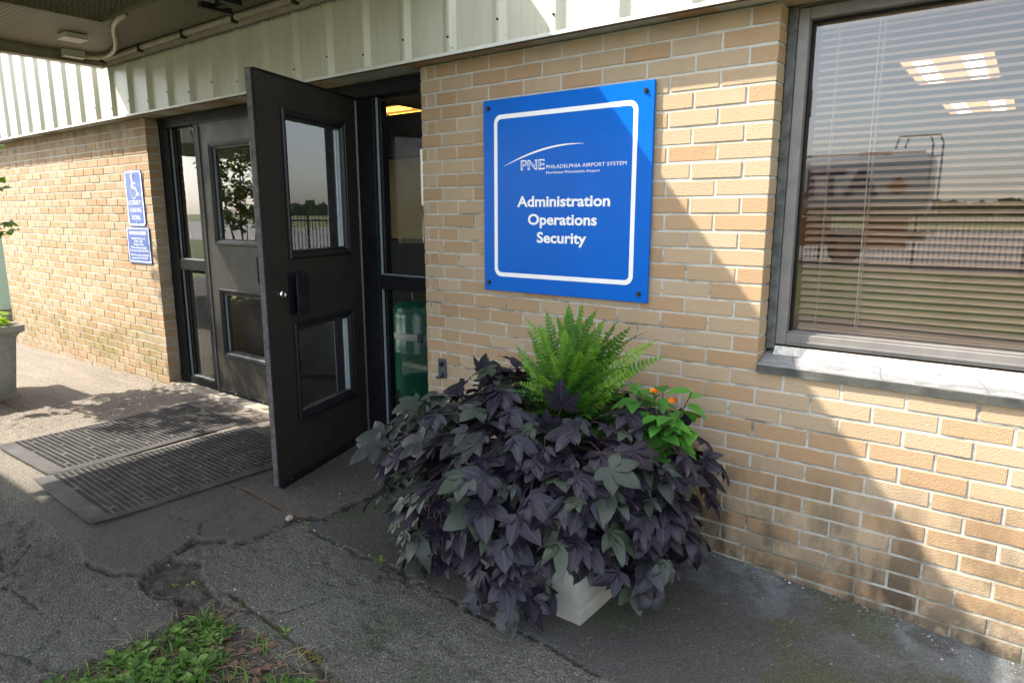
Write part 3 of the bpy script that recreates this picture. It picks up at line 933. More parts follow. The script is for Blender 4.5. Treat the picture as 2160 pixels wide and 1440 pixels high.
for (bx, bz) in ((.472, 1.919), (1.302, 1.915), (.469, 1.086), (1.299, 1.083)):
    mb = MB(); mb.tube([(bx, sy - .0003, bz), (bx, sy - .003, bz)], .0115, 16); mb.tube([(bx, sy - .0032, bz), (bx, sy - .010, bz)], .0075, 6)
    local(mb.build("bolt", M['boltdark'], sgn_))

# accessibility sign
ac = thing("accessibility_sign", "upper small blue sign with a wheelchair symbol beside the door", "sign", (-3.333, -.002, 1.322))
def loc2(o): o.location = (3.333, .002, -1.322); return o
mb = MB(); plate(mb, rrect(-3.486, -3.180, 1.322, 1.778, .04), -.008, -.003); loc2(mb.build("sign_panel", M['signblue2'], ac))
mb = MB(); band(mb, rrect(-3.479, -3.187, 1.329, 1.771, .034), rrect(-3.467, -3.199, 1.341, 1.759, .024), -.0087); loc2(mb.build("border", M['white'], ac))
mb = MB()
def flatpath(pts, w, y):
    for (a, b) in zip(pts[:-1], pts[1:]):
        a, b = Vector(a), Vector(b); d = (b - a).normalized(); nn = Vector((-d.y, d.x)) * w / 2
        a2, b2 = a - d * w * .3, b + d * w * .3
        q = [a2 - nn, b2 - nn, b2 + nn, a2 + nn]
        mb.add([(p.x, y, p.y) for p in q], [(0, 1, 2, 3)])
wx, wz = -3.338, 1.625
mb.add([(wx - .02 + .017 * math.cos(a), -.0087, wz + .105 + .017 * math.sin(a)) for a in np.linspace(0, 2 * math.pi, 14, endpoint=False)], [tuple(range(14))])
flatpath([(wx - .018, wz + .085), (wx - .012, wz + .01)], .02, -.0088)
flatpath([(wx - .016, wz + .045), (wx + .035, wz + .045)], .012, -.0089)
flatpath([(wx - .010, wz + .008), (wx + .042, wz + .008), (wx + .065, wz - .048), (wx + .088, wz - .042)], .016, -.0090)
arc = [(wx - .002 + .056 * math.cos(a), wz - .018 + .056 * math.sin(a)) for a in np.linspace(R(118), R(330), 16)]
flatpath(arc, .012, -.0091)
loc2(mb.build("wheelchair_symbol", M['white'], ac))
for (s, w, z) in (("ACCESSIBILITY", .235, 1.499), ("PLEASE RING", .200, 1.439), ("DOORBELL", .158, 1.378)):
    loc2(text(s, w, .036, -3.335, z, -.0087, M['white'], ac))
for z in (1.737, 1.352):
    mb = MB(); mb.tube([(-3.336, -.0088, z), (-3.336, -.013, z)], .008, 8); loc2(mb.build("bolt", M['steel'], ac))
ba = thing("building_access_sign", "lower small blue sign of white opening hours text beside the door", "sign", (-3.342, -.002, 1.015))
def loc3(o): o.location = (3.342, .002, -1.015); return o
mb = MB(); mb.box(-3.545, -3.140, -.009, -.003, 1.013, 1.314, 0, .5, .001); loc3(mb.build("sign_panel", M['signblue2'], ba))
mb = MB(); band(mb, rrect(-3.537, -3.148, 1.024, 1.306, .006), rrect(-3.529, -3.156, 1.032, 1.298, .004), -.0097); loc3(mb.build("border", M['white'], ba))
for (s, w, h, z, b) in (("BUILDING ACCESS", .295, .025, 1.255, .035), ("Between the hours of", .235, .017, 1.214, .01), ("07:00 - 15:00", .145, .017, 1.189, .01), ("Monday - Friday", .175, .017, 1.164, .01),
        ("Please ring the doorbell.", .275, .017, 1.138, .01), ("If no answer call 215-937-7915.", .335, .017, 1.112, .01), ("After hours and on weekends", .325, .017, 1.076, .01), ("please call 215-937-7915.", .280, .017, 1.050, .01)):
    loc3(text(s, w, h, -3.342, z, -.0097, M['white'], ba, "lettering", b))

# little wall bracket by the door
br = thing("door_holder_bracket", "small dark metal plate with a hook on the brick by the door", "bracket", (.12, 0, .535))
mb = MB(); mb.box(-.028, .028, -.010, -.0005, 0, .108, 0, .5, .002); mb.build("back_plate", M['bronze'], br)
mb = MB(); mb.tube([(0, -.0105, .078), (0, -.016, .078)], .015, 16); mb.tube([(0, -.0162, .078), (0, -.020, .078)], .007, 12); mb.build("bolt", M['boltdark'], br)
mb = MB(); mb.tube([(0, -.0105, .030), (-.002, -.018, .020), (-.010, -.026, .008), (-.020, -.030, .004)], [.011, .011, .0105, .009], 10); mb.build("hook", M['bronze'], br, True)

# conduit and boxes under the canopy
mb = MB()
pts = []
ctrl = [(-1.95, -.56, 2.618), (-2.05, -.565, 2.61), (-2.24, -.51, 2.61), (-2.43, -.43, 2.608), (-2.64, -.335, 2.605), (-2.86, -.25, 2.602), (-3.08, -.20, 2.60), (-3.22, -.21, 2.60), (-3.28, -.30, 2.60)]
cv = [Vector(c) for c in ctrl]
for i in range(len(cv) - 1):
    p0, p1, p2, p3 = cv[max(i - 1, 0)], cv[i], cv[i + 1], cv[min(i + 2, len(cv) - 1)]
    for k in range(12):
        u = k / 12
        pts.append(0.5 * ((2 * p1) + (p2 - p0) * u + (2 * p0 - 5 * p1 + 4 * p2 - p3) * u * u + (3 * p1 - p0 - 3 * p2 + p3) * u ** 3))
pts.append(cv[-1])
rad = [.014 if i % 2 else .0165 for i in range(len(pts))]
mb.tube(pts, rad, 10)
cd = mb.build("flexible_conduit", M['conduit'], None, True); tag(cd, "ribbed grey conduit bending along the canopy corner above the wall", "conduit")
jb = thing("junction_box", "pale square junction box on the canopy edge, feeding the conduit", "junction box", (-3.275, -.37, 2.585), 0, "electrical boxes under the canopy")
mb = MB(); mb.box(-.035, .035, -.07, .07, 0, .060, 0, .5, .004); mb.build("housing", M['boxgrey'], jb)
mb = MB(); mb.box(-.038, .038, -.073, .073, -.006, -.0005, 0, .5, .002)
mb.build("cover", M['boxgrey'], jb)
jb2 = thing("junction_box", "pale junction box mounted on the ribbed soffit above the edge beam", "junction box", (-2.76, -.56, 2.60), 0, "electrical boxes under the canopy")
mb = MB(); mb.box(-.07, .07, -.07, .07, 0, .029, 0, .5, .004); mb.build("housing", M['boxgrey'], jb2)
mb = MB(); mb.box(-.074, .074, -.074, .074, -.006, -.0005, 0, .5, .002); mb.build("cover", M['boxgrey'], jb2)
dv = thing("door_closer_bracket", "black angled metal bracket hanging from the soffit above the doors", "bracket", (-1.2, -.38, 2.56))
mb = MB(); mb.box(-.06, -.02, -.10, .09, .0, .035, 0, .5, .003); mb.build("arm", M['ironblack'], dv)
mb = MB(); mb.box(.14, .18, -.09, .03, .0, .035, 0, .5, .003); mb.build("second_arm", M['ironblack'], dv)
mb = MB(); mb.box(-.019, .139, -.02, .02, .012, .069, 0, .5, .003); mb.build("cross_bar", M['ironblack'], dv)

# ================================================================== INSIDE THINGS
def troffer(name, label, cat, x0, x1, y0, y1, z, nl, along_y, mats, group):
    t = thing(name, label, cat, ((x0 + x1) / 2, (y0 + y1) / 2, z), 0, group)
    a, b, c, d = x0 - (x0 + x1) / 2, x1 - (x0 + x1) / 2, y0 - (y0 + y1) / 2, y1 - (y0 + y1) / 2
    mb = MB(); ring(mb, a, b, c, d, [(0, 0), (0, -.012), (.02, -.012), (.02, -.002)], lambda u, v, w: (u, v, w)); mb.build("light_frame", M['flash'], t)
    mb = MB(); mb.add([(a + .02, c + .02, -.003), (b - .02, c + .02, -.003), (b - .02, d - .02, -.003), (a + .02, d - .02, -.003)], [(0, 1, 2, 3)]); mb.build("diffuser", mats[1], t)
    for k in range(nl):
        mb = MB()
        if along_y:
            w = (b - a) / nl; q = a + w * (k + .5)
            mb.box(q - w * .20, q + w * .20, c + .09, d - .09, -.016, -.006, 0, .5, .003)
        else:
            w = (d - c) / nl; q = c + w * (k + .5)
            mb.box(a + .05, b - .05, q - w * .25, q + w * .25, -.016, -.006, 0, .5, .003)
        mb.build("lamp", mats[0], t)
    return t
troffer("ceiling_light", "nearer of two lit warm ceiling lights seen through the window blind", "ceiling light", 1.70, 2.30, 3.10, 4.25, 2.499, 2, True, (M['lamp'], M['lampdim']), "ceiling lights behind the window")
troffer("ceiling_light", "farther of two lit warm ceiling lights seen through the window blind", "ceiling light", 1.74, 2.36, 5.42, 6.42, 2.499, 2, True, (M['lamp'], M['lampdim']), "ceiling lights behind the window")
troffer("ceiling_light", "orange lit ceiling light behind the glass right of the open door", "ceiling light", -3.2, -2.56, 2.24, 2.95, 2.499, 2, False, (M['lamp2'], M['lampdim2']), None)

# venetian blind
vb = thing("venetian_blind", "lowered beige slatted blind hanging inside the wide window", "blind", (2.95, .20, .97))
mb = MB()
z = .985; k = 0
while z < 2.095:
    V, F = [], []
    xs = np.linspace(1.905, 3.985, 9)
    for x in xs:
        sag = .0015 * math.sin((x - 1.9) * 5 + k)
        for (dy, dz) in ((-.0125, -.0075), (-.004, -.0008), (.004, .0028), (.0125, .0068)):
            V.append((x - 2.95, dy, z - .97 + dz + sag))
    for i in range(len(xs) - 1):
        for q in range(3): F.append((i * 4 + q, i * 4 + 4 + q, i * 4 + 5 + q, i * 4 + 1 + q))
    mb.add(V, F); z += .0262; k += 1
mb.build("slats", M['slat'], vb, True)
mb = MB(); mb.box(-1.045, 1.035, -.014, .014, 1.128, 1.150, 0, .5, .002); mb.build("head_rail", M['slat'], vb)
mb = MB(); mb.box(-1.045, 1.035, -.012, .012, -.004, .006, 0, .5, .002); mb.build("bottom_rail", M['slat'], vb)
for cx in (-.98, -.83, -.25, .45):
    mb = MB(); mb.tube([(cx, -.014, .0), (cx, -.014, 1.125)], .0011, 5); mb.tube([(cx, .014, .0), (cx, .014, 1.125)], .0009, 5)
    mb.build("ladder_cord", M['cord'], vb)
mb = MB(); mb.tube([(-.845, -.022, 1.13), (-.84, -.022, .55), (-.835, -.021, .02)], .0016, 6); mb.build("pull_cord", M['cord'], vb)

# green drum in the vestibule
dr = thing("storage_drum", "glossy green drum with a pale band standing inside right of the open door", "drum", (-.60, .58, .011))
mb = MB(); mb.lathe([(.165, .085), (.175, .10), (.175, .20), (.205, .23), (.212, .26), (.212, .50), (.216, .505), (.216, .52), (.212, .525), (.212, .74), (.20, .80), (.165, .835), (.06, .85), (.0, .85)], (0, 0, 0), 40); mb.build("drum_body", M['greenpaint'], dr, True)
mb = MB(); mb.lathe([(.2125, .595), (.2165, .597), (.2165, .640), (.2125, .642)], (0, 0, 0), 40); mb.build("band", M['bandgrey'], dr, True)
mb = MB(); mb.box(.13, .17, -.195, -.17, .59, .65, 0, .5, .004); mb.build("band_clamp", M['ironblack'], dr)
mb = MB(); mb.box(-.20, .20, -.20, .20, .048, .084, 0, .5, .006); mb.build("drum_base", M['bandgrey'], dr)
for sx in (-1, 1):
    for s2 in (-1, 1):
        mb = MB(); mb.tube([(sx * .16 - .012, s2 * .16, .024), (sx * .16 + .012, s2 * .16, .024)], .0235, 16); mb.build("caster", M['tyre'], dr)
mb = MB(); mb.tube([(-.10, 0, .83), (-.10, 0, .90), (-.06, 0, .915), (.06, 0, .915), (.10, 0, .90), (.10, 0, .83)], .005, 8); mb.build("carry_handle", M['steel'], dr)

# ================================================================== GROUND
# big sheet to the horizon
def sheet(name, x0, x1, y0, y1, z, mat, nx=2, ny=2):
    mb = MB(); V, F = [], []
    for i in range(nx):
        for j in range(ny): V.append((x0 + (x1 - x0) * i / (nx - 1), y0 + (y1 - y0) * j / (ny - 1), z))
    for i in range(nx - 1):
        for j in range(ny - 1): F.append((i * ny + j, (i + 1) * ny + j, (i + 1) * ny + j + 1, i * ny + j + 1))
    mb.add(V, F); o = mb.build(name, mat); o['kind'] = 'structure'; return o
sheet("ground", -2500, 2500, -2500, 2500, -.32, M['field'])
sheet("lawn", -40, 40, -19.6, -7.4, -.20, M['lawn'])
sheet("apron", -300, 300, -75, -19.6, -.21, M['apron'])
sheet("taxiway", -900, 900, -240, -205, -.28, M['apron'])

PATCH = [(-3.2, -1.60), (-.557, -1.626), (-.405, -1.666), (-.316, -1.661), (-.174, -1.633), (-.089, -1.568), (-.106, -1.521), (-.13, -1.434), (-.152, -1.361), (-.178, -1.293), (-.092, -1.217), (-.004, -1.167), (.013, -1.081), (.005, -.96), (-.003, -.899)]
RIGHTP = [(.005, -.893), (.105, -.816), (.084, -.602), (.092, -.405), (.06, -.1)]
RUST = [(-.666, -.866), (-.389, -.87), (-.117, -.888), (-.003, -.899)]
CRACK3 = [(.02, -.905), (.263, -.926), (.474, -.928), (.713, -.916), (.90, -.935), (1.156, -.958), (1.369, -.953), (1.568, -.962), (1.751, -.978), (2.4, -1.0), (4, -1.05)]
CRACK2 = [(.30, -1.42), (.492, -1.431), (.624, -1.441), (.726, -1.452), (.847, -1.457), (.975, -1.488), (1.5, -1.52)]
ROUGHL = [(-.041, -1.59), (.096, -1.614), (.197, -1.555), (.334, -1.616), (.336, -1.661), (.33, -1.783), (.319, -1.888), (.303, -1.99), (.304, -2.3), (.30, -3.0)]
GRASSR = [(.149, -1.482), (.282, -1.472), (.45, -1.471), (.451, -1.545), (.56, -1.505), (.7, -1.515), (.803, -1.544), (.898, -1.51), (.983, -1.494), (1.06, -1.507), (2.0, -1.55), (3.2, -1.6)]
LEFTC = [[(-.783, -1.845), (-.764, -1.737), (-.60, -1.84)], [(-1.6, -1.9), (-1.1, -1.84), (-.783, -1.845), (-.45, -1.93), (-.1, -1.9)], [(-3.4, -1.02), (-2.85, -.86), (-2.45, -.62), (-2.2, -.33), (-2.0, -.12)], [(-5, -1.25), (-4.2, -1.0), (-3.4, -1.02)], [(-.17, -1.29), (-.30, -1.2), (-.52, -1.25)], [(.30, -2.0), (.1, -2.05), (-.3, -2.2)], [(.45, -1.47), (.60, -1.36), (.66, -1.2)]]
def axis(dense, lo, hi, step, outer_lo, outer_hi):
    a = list(np.arange(lo, hi, step))
    l = list(np.linspace(outer_lo, lo, 24, endpoint=False)); h = list(np.linspace(hi, outer_hi, 12))
    return np.array(l + a + h)
gx = axis(1, -3.2, 2.95, .0095, -14, 6.5)
gy = np.array(list(np.linspace(-7.4, -2.35, 14, endpoint=False)) + list(np.arange(-2.35, .0, .0088)) + [.0, .03, .06, .10, .2, .302])
X, Y = np.meshgrid(gx, gy, indexing='ij')
wob = .030 * (fbm(X, Y, 10, 5, 21) - .5) + .010 * (fbm(X, Y, 45, 3, 23) - .5); wob2 = .030 * (fbm(X, Y, 10, 5, 31) - .5) + .010 * (fbm(X, Y, 45, 3, 33) - .5)
Xw, Yw = X + wob, Y + wob2
dP = pdist(Xw, Yw, PATCH); dR = pdist(Xw, Yw, RIGHTP); dRu = pdist(Xw, Yw, RUST); d3 = pdist(Xw, Yw, CRACK3); d2 = pdist(Xw, Yw, CRACK2); dL = pdist(Xw, Yw, ROUGHL); dG = pdist(Xw, Yw, GRASSR)
# inside tests
pxs = [p[0] for p in PATCH][::-1]; 
def inside(x, y, poly):
    c = np.zeros(x.shape, bool)
    n = len(poly)
    for i in range(n):
        (x1, y1), (x2, y2) = poly[i], poly[(i + 1) % n]
        if y1 == y2: continue
        cond = ((y1 > y) != (y2 > y)) & (x < (x2 - x1) * (y - y1) / (y2 - y1) + x1)
        c ^= cond
    return c
inA = inside(Xw, Yw, PATCH + RIGHTP + [(.06, 1.0), (-20, 1.0), (-20, -1.60)]) & (Xw > -1.1 - .5 * fbm(X, Y, 3, 3, 88) - .4 * (Y + 1.6))
inBed = inside(Xw, Yw, ROUGHL + [(.30, -6), (5, -6)] + GRASSR[::-1])
inGap = inside(Xw, Yw, [(-.09, -1.568), (-.106, -1.521), (-.13, -1.434), (-.03, -1.36), (.12, -1.42), (.28, -1.47), (.45, -1.50), (.45, -1.6), (.334, -1.64), (.197, -1.57), (.096, -1.62), (-.041, -1.6)])
inBed = inBed | (inGap & ~inA)
inB = (Yw > np.interp(Xw, [p[0] for p in CRACK3], [p[1] for p in CRACK3])) & ~inA & (Xw > -.05)
Z = gz(X, Y)
big = fbm(X, Y, 1.7, 3, 3); med = fbm(X, Y, 8, 4, 9); fine = fbm(X, Y, 30, 3, 15)
Z = Z + .014 * (big - .5) + .006 * (med - .5)
rough = np.where(inA, .35, np.where(inB, .30, 1.0))
rough = np.where(inA & (X < -1.2), .55, rough)
Z += np.where(inA, .018 * sstep(0, .010, dP) * sstep(-.75, -.35, X), 0) + np.where(inB, .004, 0)
Z += (fine - .5) * .006 * rough + (fbm(X, Y, 55, 2, 44) - .5) * .004 * rough
dpit = sstep(.60, .70, fbm(X, Y, 14, 3, 61)) * rough
Z -= .006 * dpit
Z -= np.where(inBed, .013 * sstep(0, .05, np.minimum(dL, dG)) + .006, 0)
Z += np.where(inBed, .02 * (fine - .5), 0)
flat = sstep(-2.55, -2.35, X) * sstep(-.45, -.62, X) * sstep(-1.68, -1.52, Y) * sstep(-.08, -.2, Y)
Z = Z * (1 - flat) + (gz(X, Y) + .014 + (fine - .5) * .003) * flat
crk = np.zeros_like(X)
def groove(d, w, depth, amt):
    global Z, crk
    nm = fbm(X, Y, 22, 2, 77)
    ww = w * np.clip(2.6 * nm - .65, .12, 1.6)
    g = 1 - sstep(ww * .4, ww, d)
    Z = Z - depth * g; crk = np.maximum(crk, g * amt)
dPn = dP + .05 * sstep(-.42, -.70, X); groove(dPn, .0085, .008, .9); groove(dR, .016, .010, .9); groove(dRu, .007, .006, .5); groove(d3, .010, .010, .85); groove(d2, .009, .008, .8); groove(dL, .010, .008, .7); groove(dG, .008, .006, .5)
for k, l in enumerate(LEFTC): groove(pdist(Xw, Yw, l), .006, .006, .75)
# concrete next to the wall is cracked loose at the left
C = np.empty(X.shape + (3,))
def setc(mask, c): C[mask] = c
C[:] = (.122, .115, .098)
ltone = fbm(X, Y, 2.2, 4, 5)[..., None]
C = C * (.75 + .6 * ltone)
C[inA] = (np.array([.088, .077, .066]) * (.75 + .5 * ltone))[inA]
C[inB] = (np.array([.070, .067, .060]) * (.7 + .6 * ltone))[inB]
# tan surface at the left, with the sunlit area painted paler into its colour
pl = sstep(-.95, -1.75, X + .35 * (med - .5))[..., None] * sstep(-1.85, -1.35, Y)[..., None]
C = C * (1 - pl) + np.array([.25, .212, .170]) * (.8 + .4 * med[..., None]) * pl
# pale scuffed strip by the wall at the right
ps = (sstep(-.42, -.05, Y + .26 * (med - .5)) * sstep(1.4, 1.9, X) * (.30 + .9 * sstep(.35, .6, fbm(X, Y, 13, 4, 19))))[..., None]
C = C * (1 - .75 * ps) + np.array([.17, .18, .185]) * .75 * ps
# moss film
ms = (sstep(.5, .68, fbm(X, Y, 3.1, 4, 51)) * np.where(inB, .75, np.where(inA, 0.0, .55)) * sstep(-.3, .4, X))[..., None]
C = C * (1 - ms) + np.array([.062, .070, .030]) * ms
gs = (sstep(.50, .66, fbm(X, Y, 2.3, 4, 91)) * np.where(inA | inB, 0, .5) * sstep(.2, -.6, X) * sstep(-1.5, -1.65, Y))[..., None]
C = C * (1 - gs) + np.array([.075, .072, .045]) * gs
bed = np.where(inBed, 1, 0)[..., None]
C = C * (1 - bed) + np.array([.078, .064, .050]) * (.5 + 1.0 * fine[..., None]) * bed
ru = (np.exp(-(dRu / .016) ** 2) * sstep(.35, .6, med) * .8)[..., None]
C = C * (1 - ru) + np.array([.14, .075, .03]) * ru
m2 = (np.exp(-(d2 / .022) ** 2) * sstep(.45, .62, fbm(X, Y, 12, 3, 71)) * .8)[..., None]
C = C * (1 - m2) + np.array([.095, .085, .018]) * m2
C = C * (1 - .80 * crk[..., None])
rough = np.where(inBed, .6, rough)
nx_, ny_ = X.shape
me = bpy.data.meshes.new("walkway")
ids = np.arange(nx_ * ny_).reshape(nx_, ny_)
q = np.stack([ids[:-1, :-1], ids[1:, :-1], ids[1:, 1:], ids[:-1, 1:]], -1).reshape(-1, 4)
me.vertices.add(nx_ * ny_); me.vertices.foreach_set("co", np.stack([X, Y, Z], -1).astype(np.float32).ravel())
me.loops.add(q.size); me.loops.foreach_set("vertex_index", q.ravel().astype(np.int32))
me.polygons.add(len(q)); me.polygons.foreach_set("loop_start", (np.arange(len(q)) * 4).astype(np.int32))
me.update(calc_edges=True)
me.polygons.foreach_set("use_smooth", [True] * len(q))
a = me.attributes.new("gcol", 'FLOAT_COLOR', 'POINT'); a.data.foreach_set("color", np.concatenate([C, np.ones(C.shape[:2] + (1,))], -1).astype(np.float32).ravel())
a = me.attributes.new("grough", 'FLOAT', 'POINT'); a.data.foreach_set("value", rough.astype(np.float32).ravel())
me.materials.append(M['asphalt'])
walk = bpy.data.objects.new("walkway", me); COL.objects.link(walk); walk['kind'] = 'structure'
from mathutils.bvhtree import BVHTree
_ix = lambda x: int(np.clip(np.searchsorted(gx, x), 0, nx_ - 1)); _iy = lambda y: int(np.clip(np.searchsorted(gy, y), 0, ny_ - 1))
def zat(x, y): return float(Z[_ix(x), _iy(y)])

# threshold slab
mb = MB()
V, F = [], []
xs = np.linspace(LX + .003, -.003, 80)
for x in xs:
    e = .02 * (vnoise(np.array([x]), np.array([0.]), 6, 8)[0] - .5)
    V += [(x, -.008 + e, -.05), (x, -.004 + e, .016 + e * .15), (x, .01, .0225), (x, .30, .0235)]
for i in range(len(xs) - 1):
    for k in range(3): F.append((i * 4 + k, i * 4 + 4 + k, i * 4 + 5 + k, i * 4 + 1 + k))
mb.add(V, F)
th = mb.build("threshold", M['slab'], bld)

# stone lying at the meeting of the cracks
def stone(name, x, y, s, label):
    mb = MB(); mb.lathe([(0, -.3), (.7, -.25), (1.0, .05), (.8, .4), (.3, .55), (0, .58)], (0, 0, 0), 9)
    v = mb.v[0]; v[:, 0] *= s * 1.9; v[:, 1] *= s; v[:, 2] *= s * .7
    v += rng.normal(0, s * .12, v.shape)
    o = mb.build(name, M['stone']); o.location = (x, y, zat(x, y) + s * .12); o.rotation_euler = (0, 0, R(-38))
    tag(o, label, "stone"); return o
stone("stone", -.015, -.925, .017, "small pinkish stone wedged where the pavement cracks meet")

# ================================================================== MATS
def make_mat(label, loc, rz, w, l):
    t = thing("floor_mat", label, "mat", loc, rz, "rubber mats in front of the doors")
    us = [0, .035]
    n = 27; pitch = (w - .07) / n
    for k in range(n): us += [us[-1] + pitch * .34, us[-1] + pitch]
    us = [0.0]; x = .03
    us.append(x)
    for k in range(n):
        us.append(.03 + pitch * k + pitch * .70); us.append(.03 + pitch * (k + 1))
    us.append(w)
    m = 36; p2 = (l - .15) / m
    vs_ = [0.0, .085]
    for k in range(m):
        vs_.append(.085 + p2 * k + p2 * .72); vs_.append(.085 + p2 * (k + 1))
    vs_.append(l)
    def skip(i, j):
        if i in (0, len(us) - 2) or j in (0, len(vs_) - 2): return False
        if not (i % 2 == 1 and j % 2 == 1): return False
        a, b = (i - 1) // 2, (j - 1) // 2
        return not ((a % 7 == 3 and (b + (a // 7) * 2) % 5 == 2))
    mb = MB()
    gridplate(mb, us, vs_, skip, .001, .0125, lambda u, v, ww: (u, v, ww + (.0 if .004 < u < w - .004 else (-.007 if ww > .01 else 0)) + .0022 * math.sin(v * 7 + u * 3) + .012 * max(0, 1 - (u + v) / .16) + .007 * max(0, 1 - (w - u + v) / .12)))
    mb.build("rubber_grid", M['rubber'], t)
    mb = MB(); mb.add([(.01, .02, .0006), (w - .01, .02, .0006), (w - .01, l - .01, .0006), (.01, l - .01, .0006)], [(0, 1, 2, 3)]); mb.build("hole_dark_sheet", M['holedark'], t)  # added sheet that paints the mat holes dark
    return t
make_mat("sunlit black rubber mat with holes, the left of two by the doors", (-2.305, -1.43, .0125), R(1.2), .80, 1.24)
make_mat("mostly shaded black rubber mat with holes, the right of two by the doors", (-1.500, -1.49, .0125), R(-2.2), .82, 1.26)

# ================================================================== PLANTERS
def make_planter(label, loc, mat, zs=1.0, fl=0.0):
    t = thing("planter", label, "planter", loc)
    prof = [(.290, 0), (.290, .045), (.282, .055), (.270, .062), (.268, .07), (.305, .50), (.308, .505), (.312, .52), (.330, .545), (.352, .555), (.356, .565), (.356, .600), (.350, .607), (.300, .608), (.296, .600), (.290, .54), (0.0, .54)]
    prof = [(h - (fl * min(1, z / .5) if z > .1 else 0), z * zs if z > .1 else z) for h, z in prof]
    V, F = [], []
    def sq(h, z):
        out = []
        for (sx, sy_) in ((-1, -1), (1, -1), (1, 1), (-1, 1)): out.append((sx * h, sy_ * h, z))
        return out
    for (h, z) in prof: V += sq(h, z)
    for i in range(len(prof) - 1):
        for k in range(4):
            k2 = (k + 1) % 4; F.append((i * 4 + k, i * 4 + k2, i * 4 + 4 + k2, i * 4 + 4 + k))
    mb = MB().add(V[:-8], [f for f in F if max(f) < len(V) - 8]); mb.build("pot", mat, t)
    mb = MB(); V, F = [], []
    for i in range(14):
        for j in range(14):
            V.append(((-.289 + .578 * i / 13) * (1 - fl * 3.5), (-.289 + .578 * j / 13) * (1 - fl * 3.5), .56 * zs + .015 * random.random()))
    for i in range(13):
        for j in range(13): F.append((i * 14 + j, (i + 1) * 14 + j, (i + 1) * 14 + j + 1, i * 14 + j + 1))
    mb.add(V, F); mb.build("planter_soil", M['soil'], t)
    return t
PC = (1.215, -.505)
make_planter("pale square concrete planter almost hidden under dark purple foliage", (PC[0], PC[1], -.005), M['planter'], .80, .036)
LC = (-4.01, -1.16)
make_planter("weathered mossy concrete planter at the left edge of the picture", (LC[0], LC[1], -.045), M['planterold'])

# --- leaf tools
def lobe_leaf(droop=.20, fold=.22, curl=0.0, spread=1.0, k=1.0):
    V, F, MID = [], [], []
    def lobe(ang, L, Wd, nb=.10):
        b = len(V)
        ts = [0, .18, .42, .66, .86, 1.0]
        ws = [nb, .62, 1.0, .82, .42, 0]
        for t_, w_ in zip(ts, ws):
            wv = Wd * w_ if t_ > 0 else nb * .6
            for s in (-1, 0, 1):
                lx, lyv = t_ * L, s * wv
                zz = fold * abs(s) * wv * (1 - curl * t_) - droop * (t_ * L) ** 2 + curl * .12 * s * t_
                ca, sa = math.cos(ang), math.sin(ang)
                V.append((lx * ca - lyv * sa, lx * sa + lyv * ca, zz)); MID.append(abs(s) * (.02 + wv) + (.0 if s == 0 else .03))
        for i in range(len(ts) - 1):
            for s in (0, 1):
                a0 = b + i * 3 + s
                F.append((a0, a0 + 3, a0 + 4, a0 + 1))
    lobe(0, 1.0, .27 * k); lobe(R(50) * spread, .86, .215 * k); lobe(R(-50) * spread, .82, .215 * k); lobe(R(102) * spread, .62, .17 * k); lobe(R(-102) * spread, .58, .17 * k); 
    return np.array(V), F, np.array(MID)
def ovate_leaf(Wd=.30, droop=.25, fold=.25):
    V, F, MID = [], [], []
    ts = [0, .12, .32, .55, .78, 1.0]; ws = [.02, .62, 1.0, .9, .52, 0]
    for t_, w_ in zip(ts, ws):
        for s in (-1, 0, 1):
            V.append((t_, s * w_ * Wd, fold * abs(s) * w_ * Wd - droop * t_ * t_)); MID.append(abs(s) * w_ * Wd)
    for i in range(len(ts) - 1):
        for s in (0, 1): F.append((i * 3 + s, i * 3 + 3 + s, i * 3 + 4 + s, i * 3 + 1 + s))
    return np.array(V), F, np.array(MID)
def place(mb, tmpl, pos, axis_, normal, scale, tone, mi=0):
    V, F, MID = tmpl
    a = Vector(axis_).normalized(); n = Vector(normal); n = (n - a * n.dot(a)).normalized(); b = n.cross(a)
    Mx = np.array([a, b, n]).T
    v = (V * scale) @ Mx.T + np.array(pos)
    mb.add(v, F, mi, tone, MID)
POTS = [lobe_leaf(), lobe_leaf(.42, .35, .5, .92, .95), lobe_leaf(.05, .12, -.4, 1.06, 1.1), lobe_leaf(.6, .5, .9, .85, .85), lobe_leaf(.28, .1, .2, 1.0, 1.2)]; POT = POTS[0]; OV = ovate_leaf(); OVW = ovate_leaf(.42, .2, .2); OVN = ovate_leaf(.16, .35, .3)

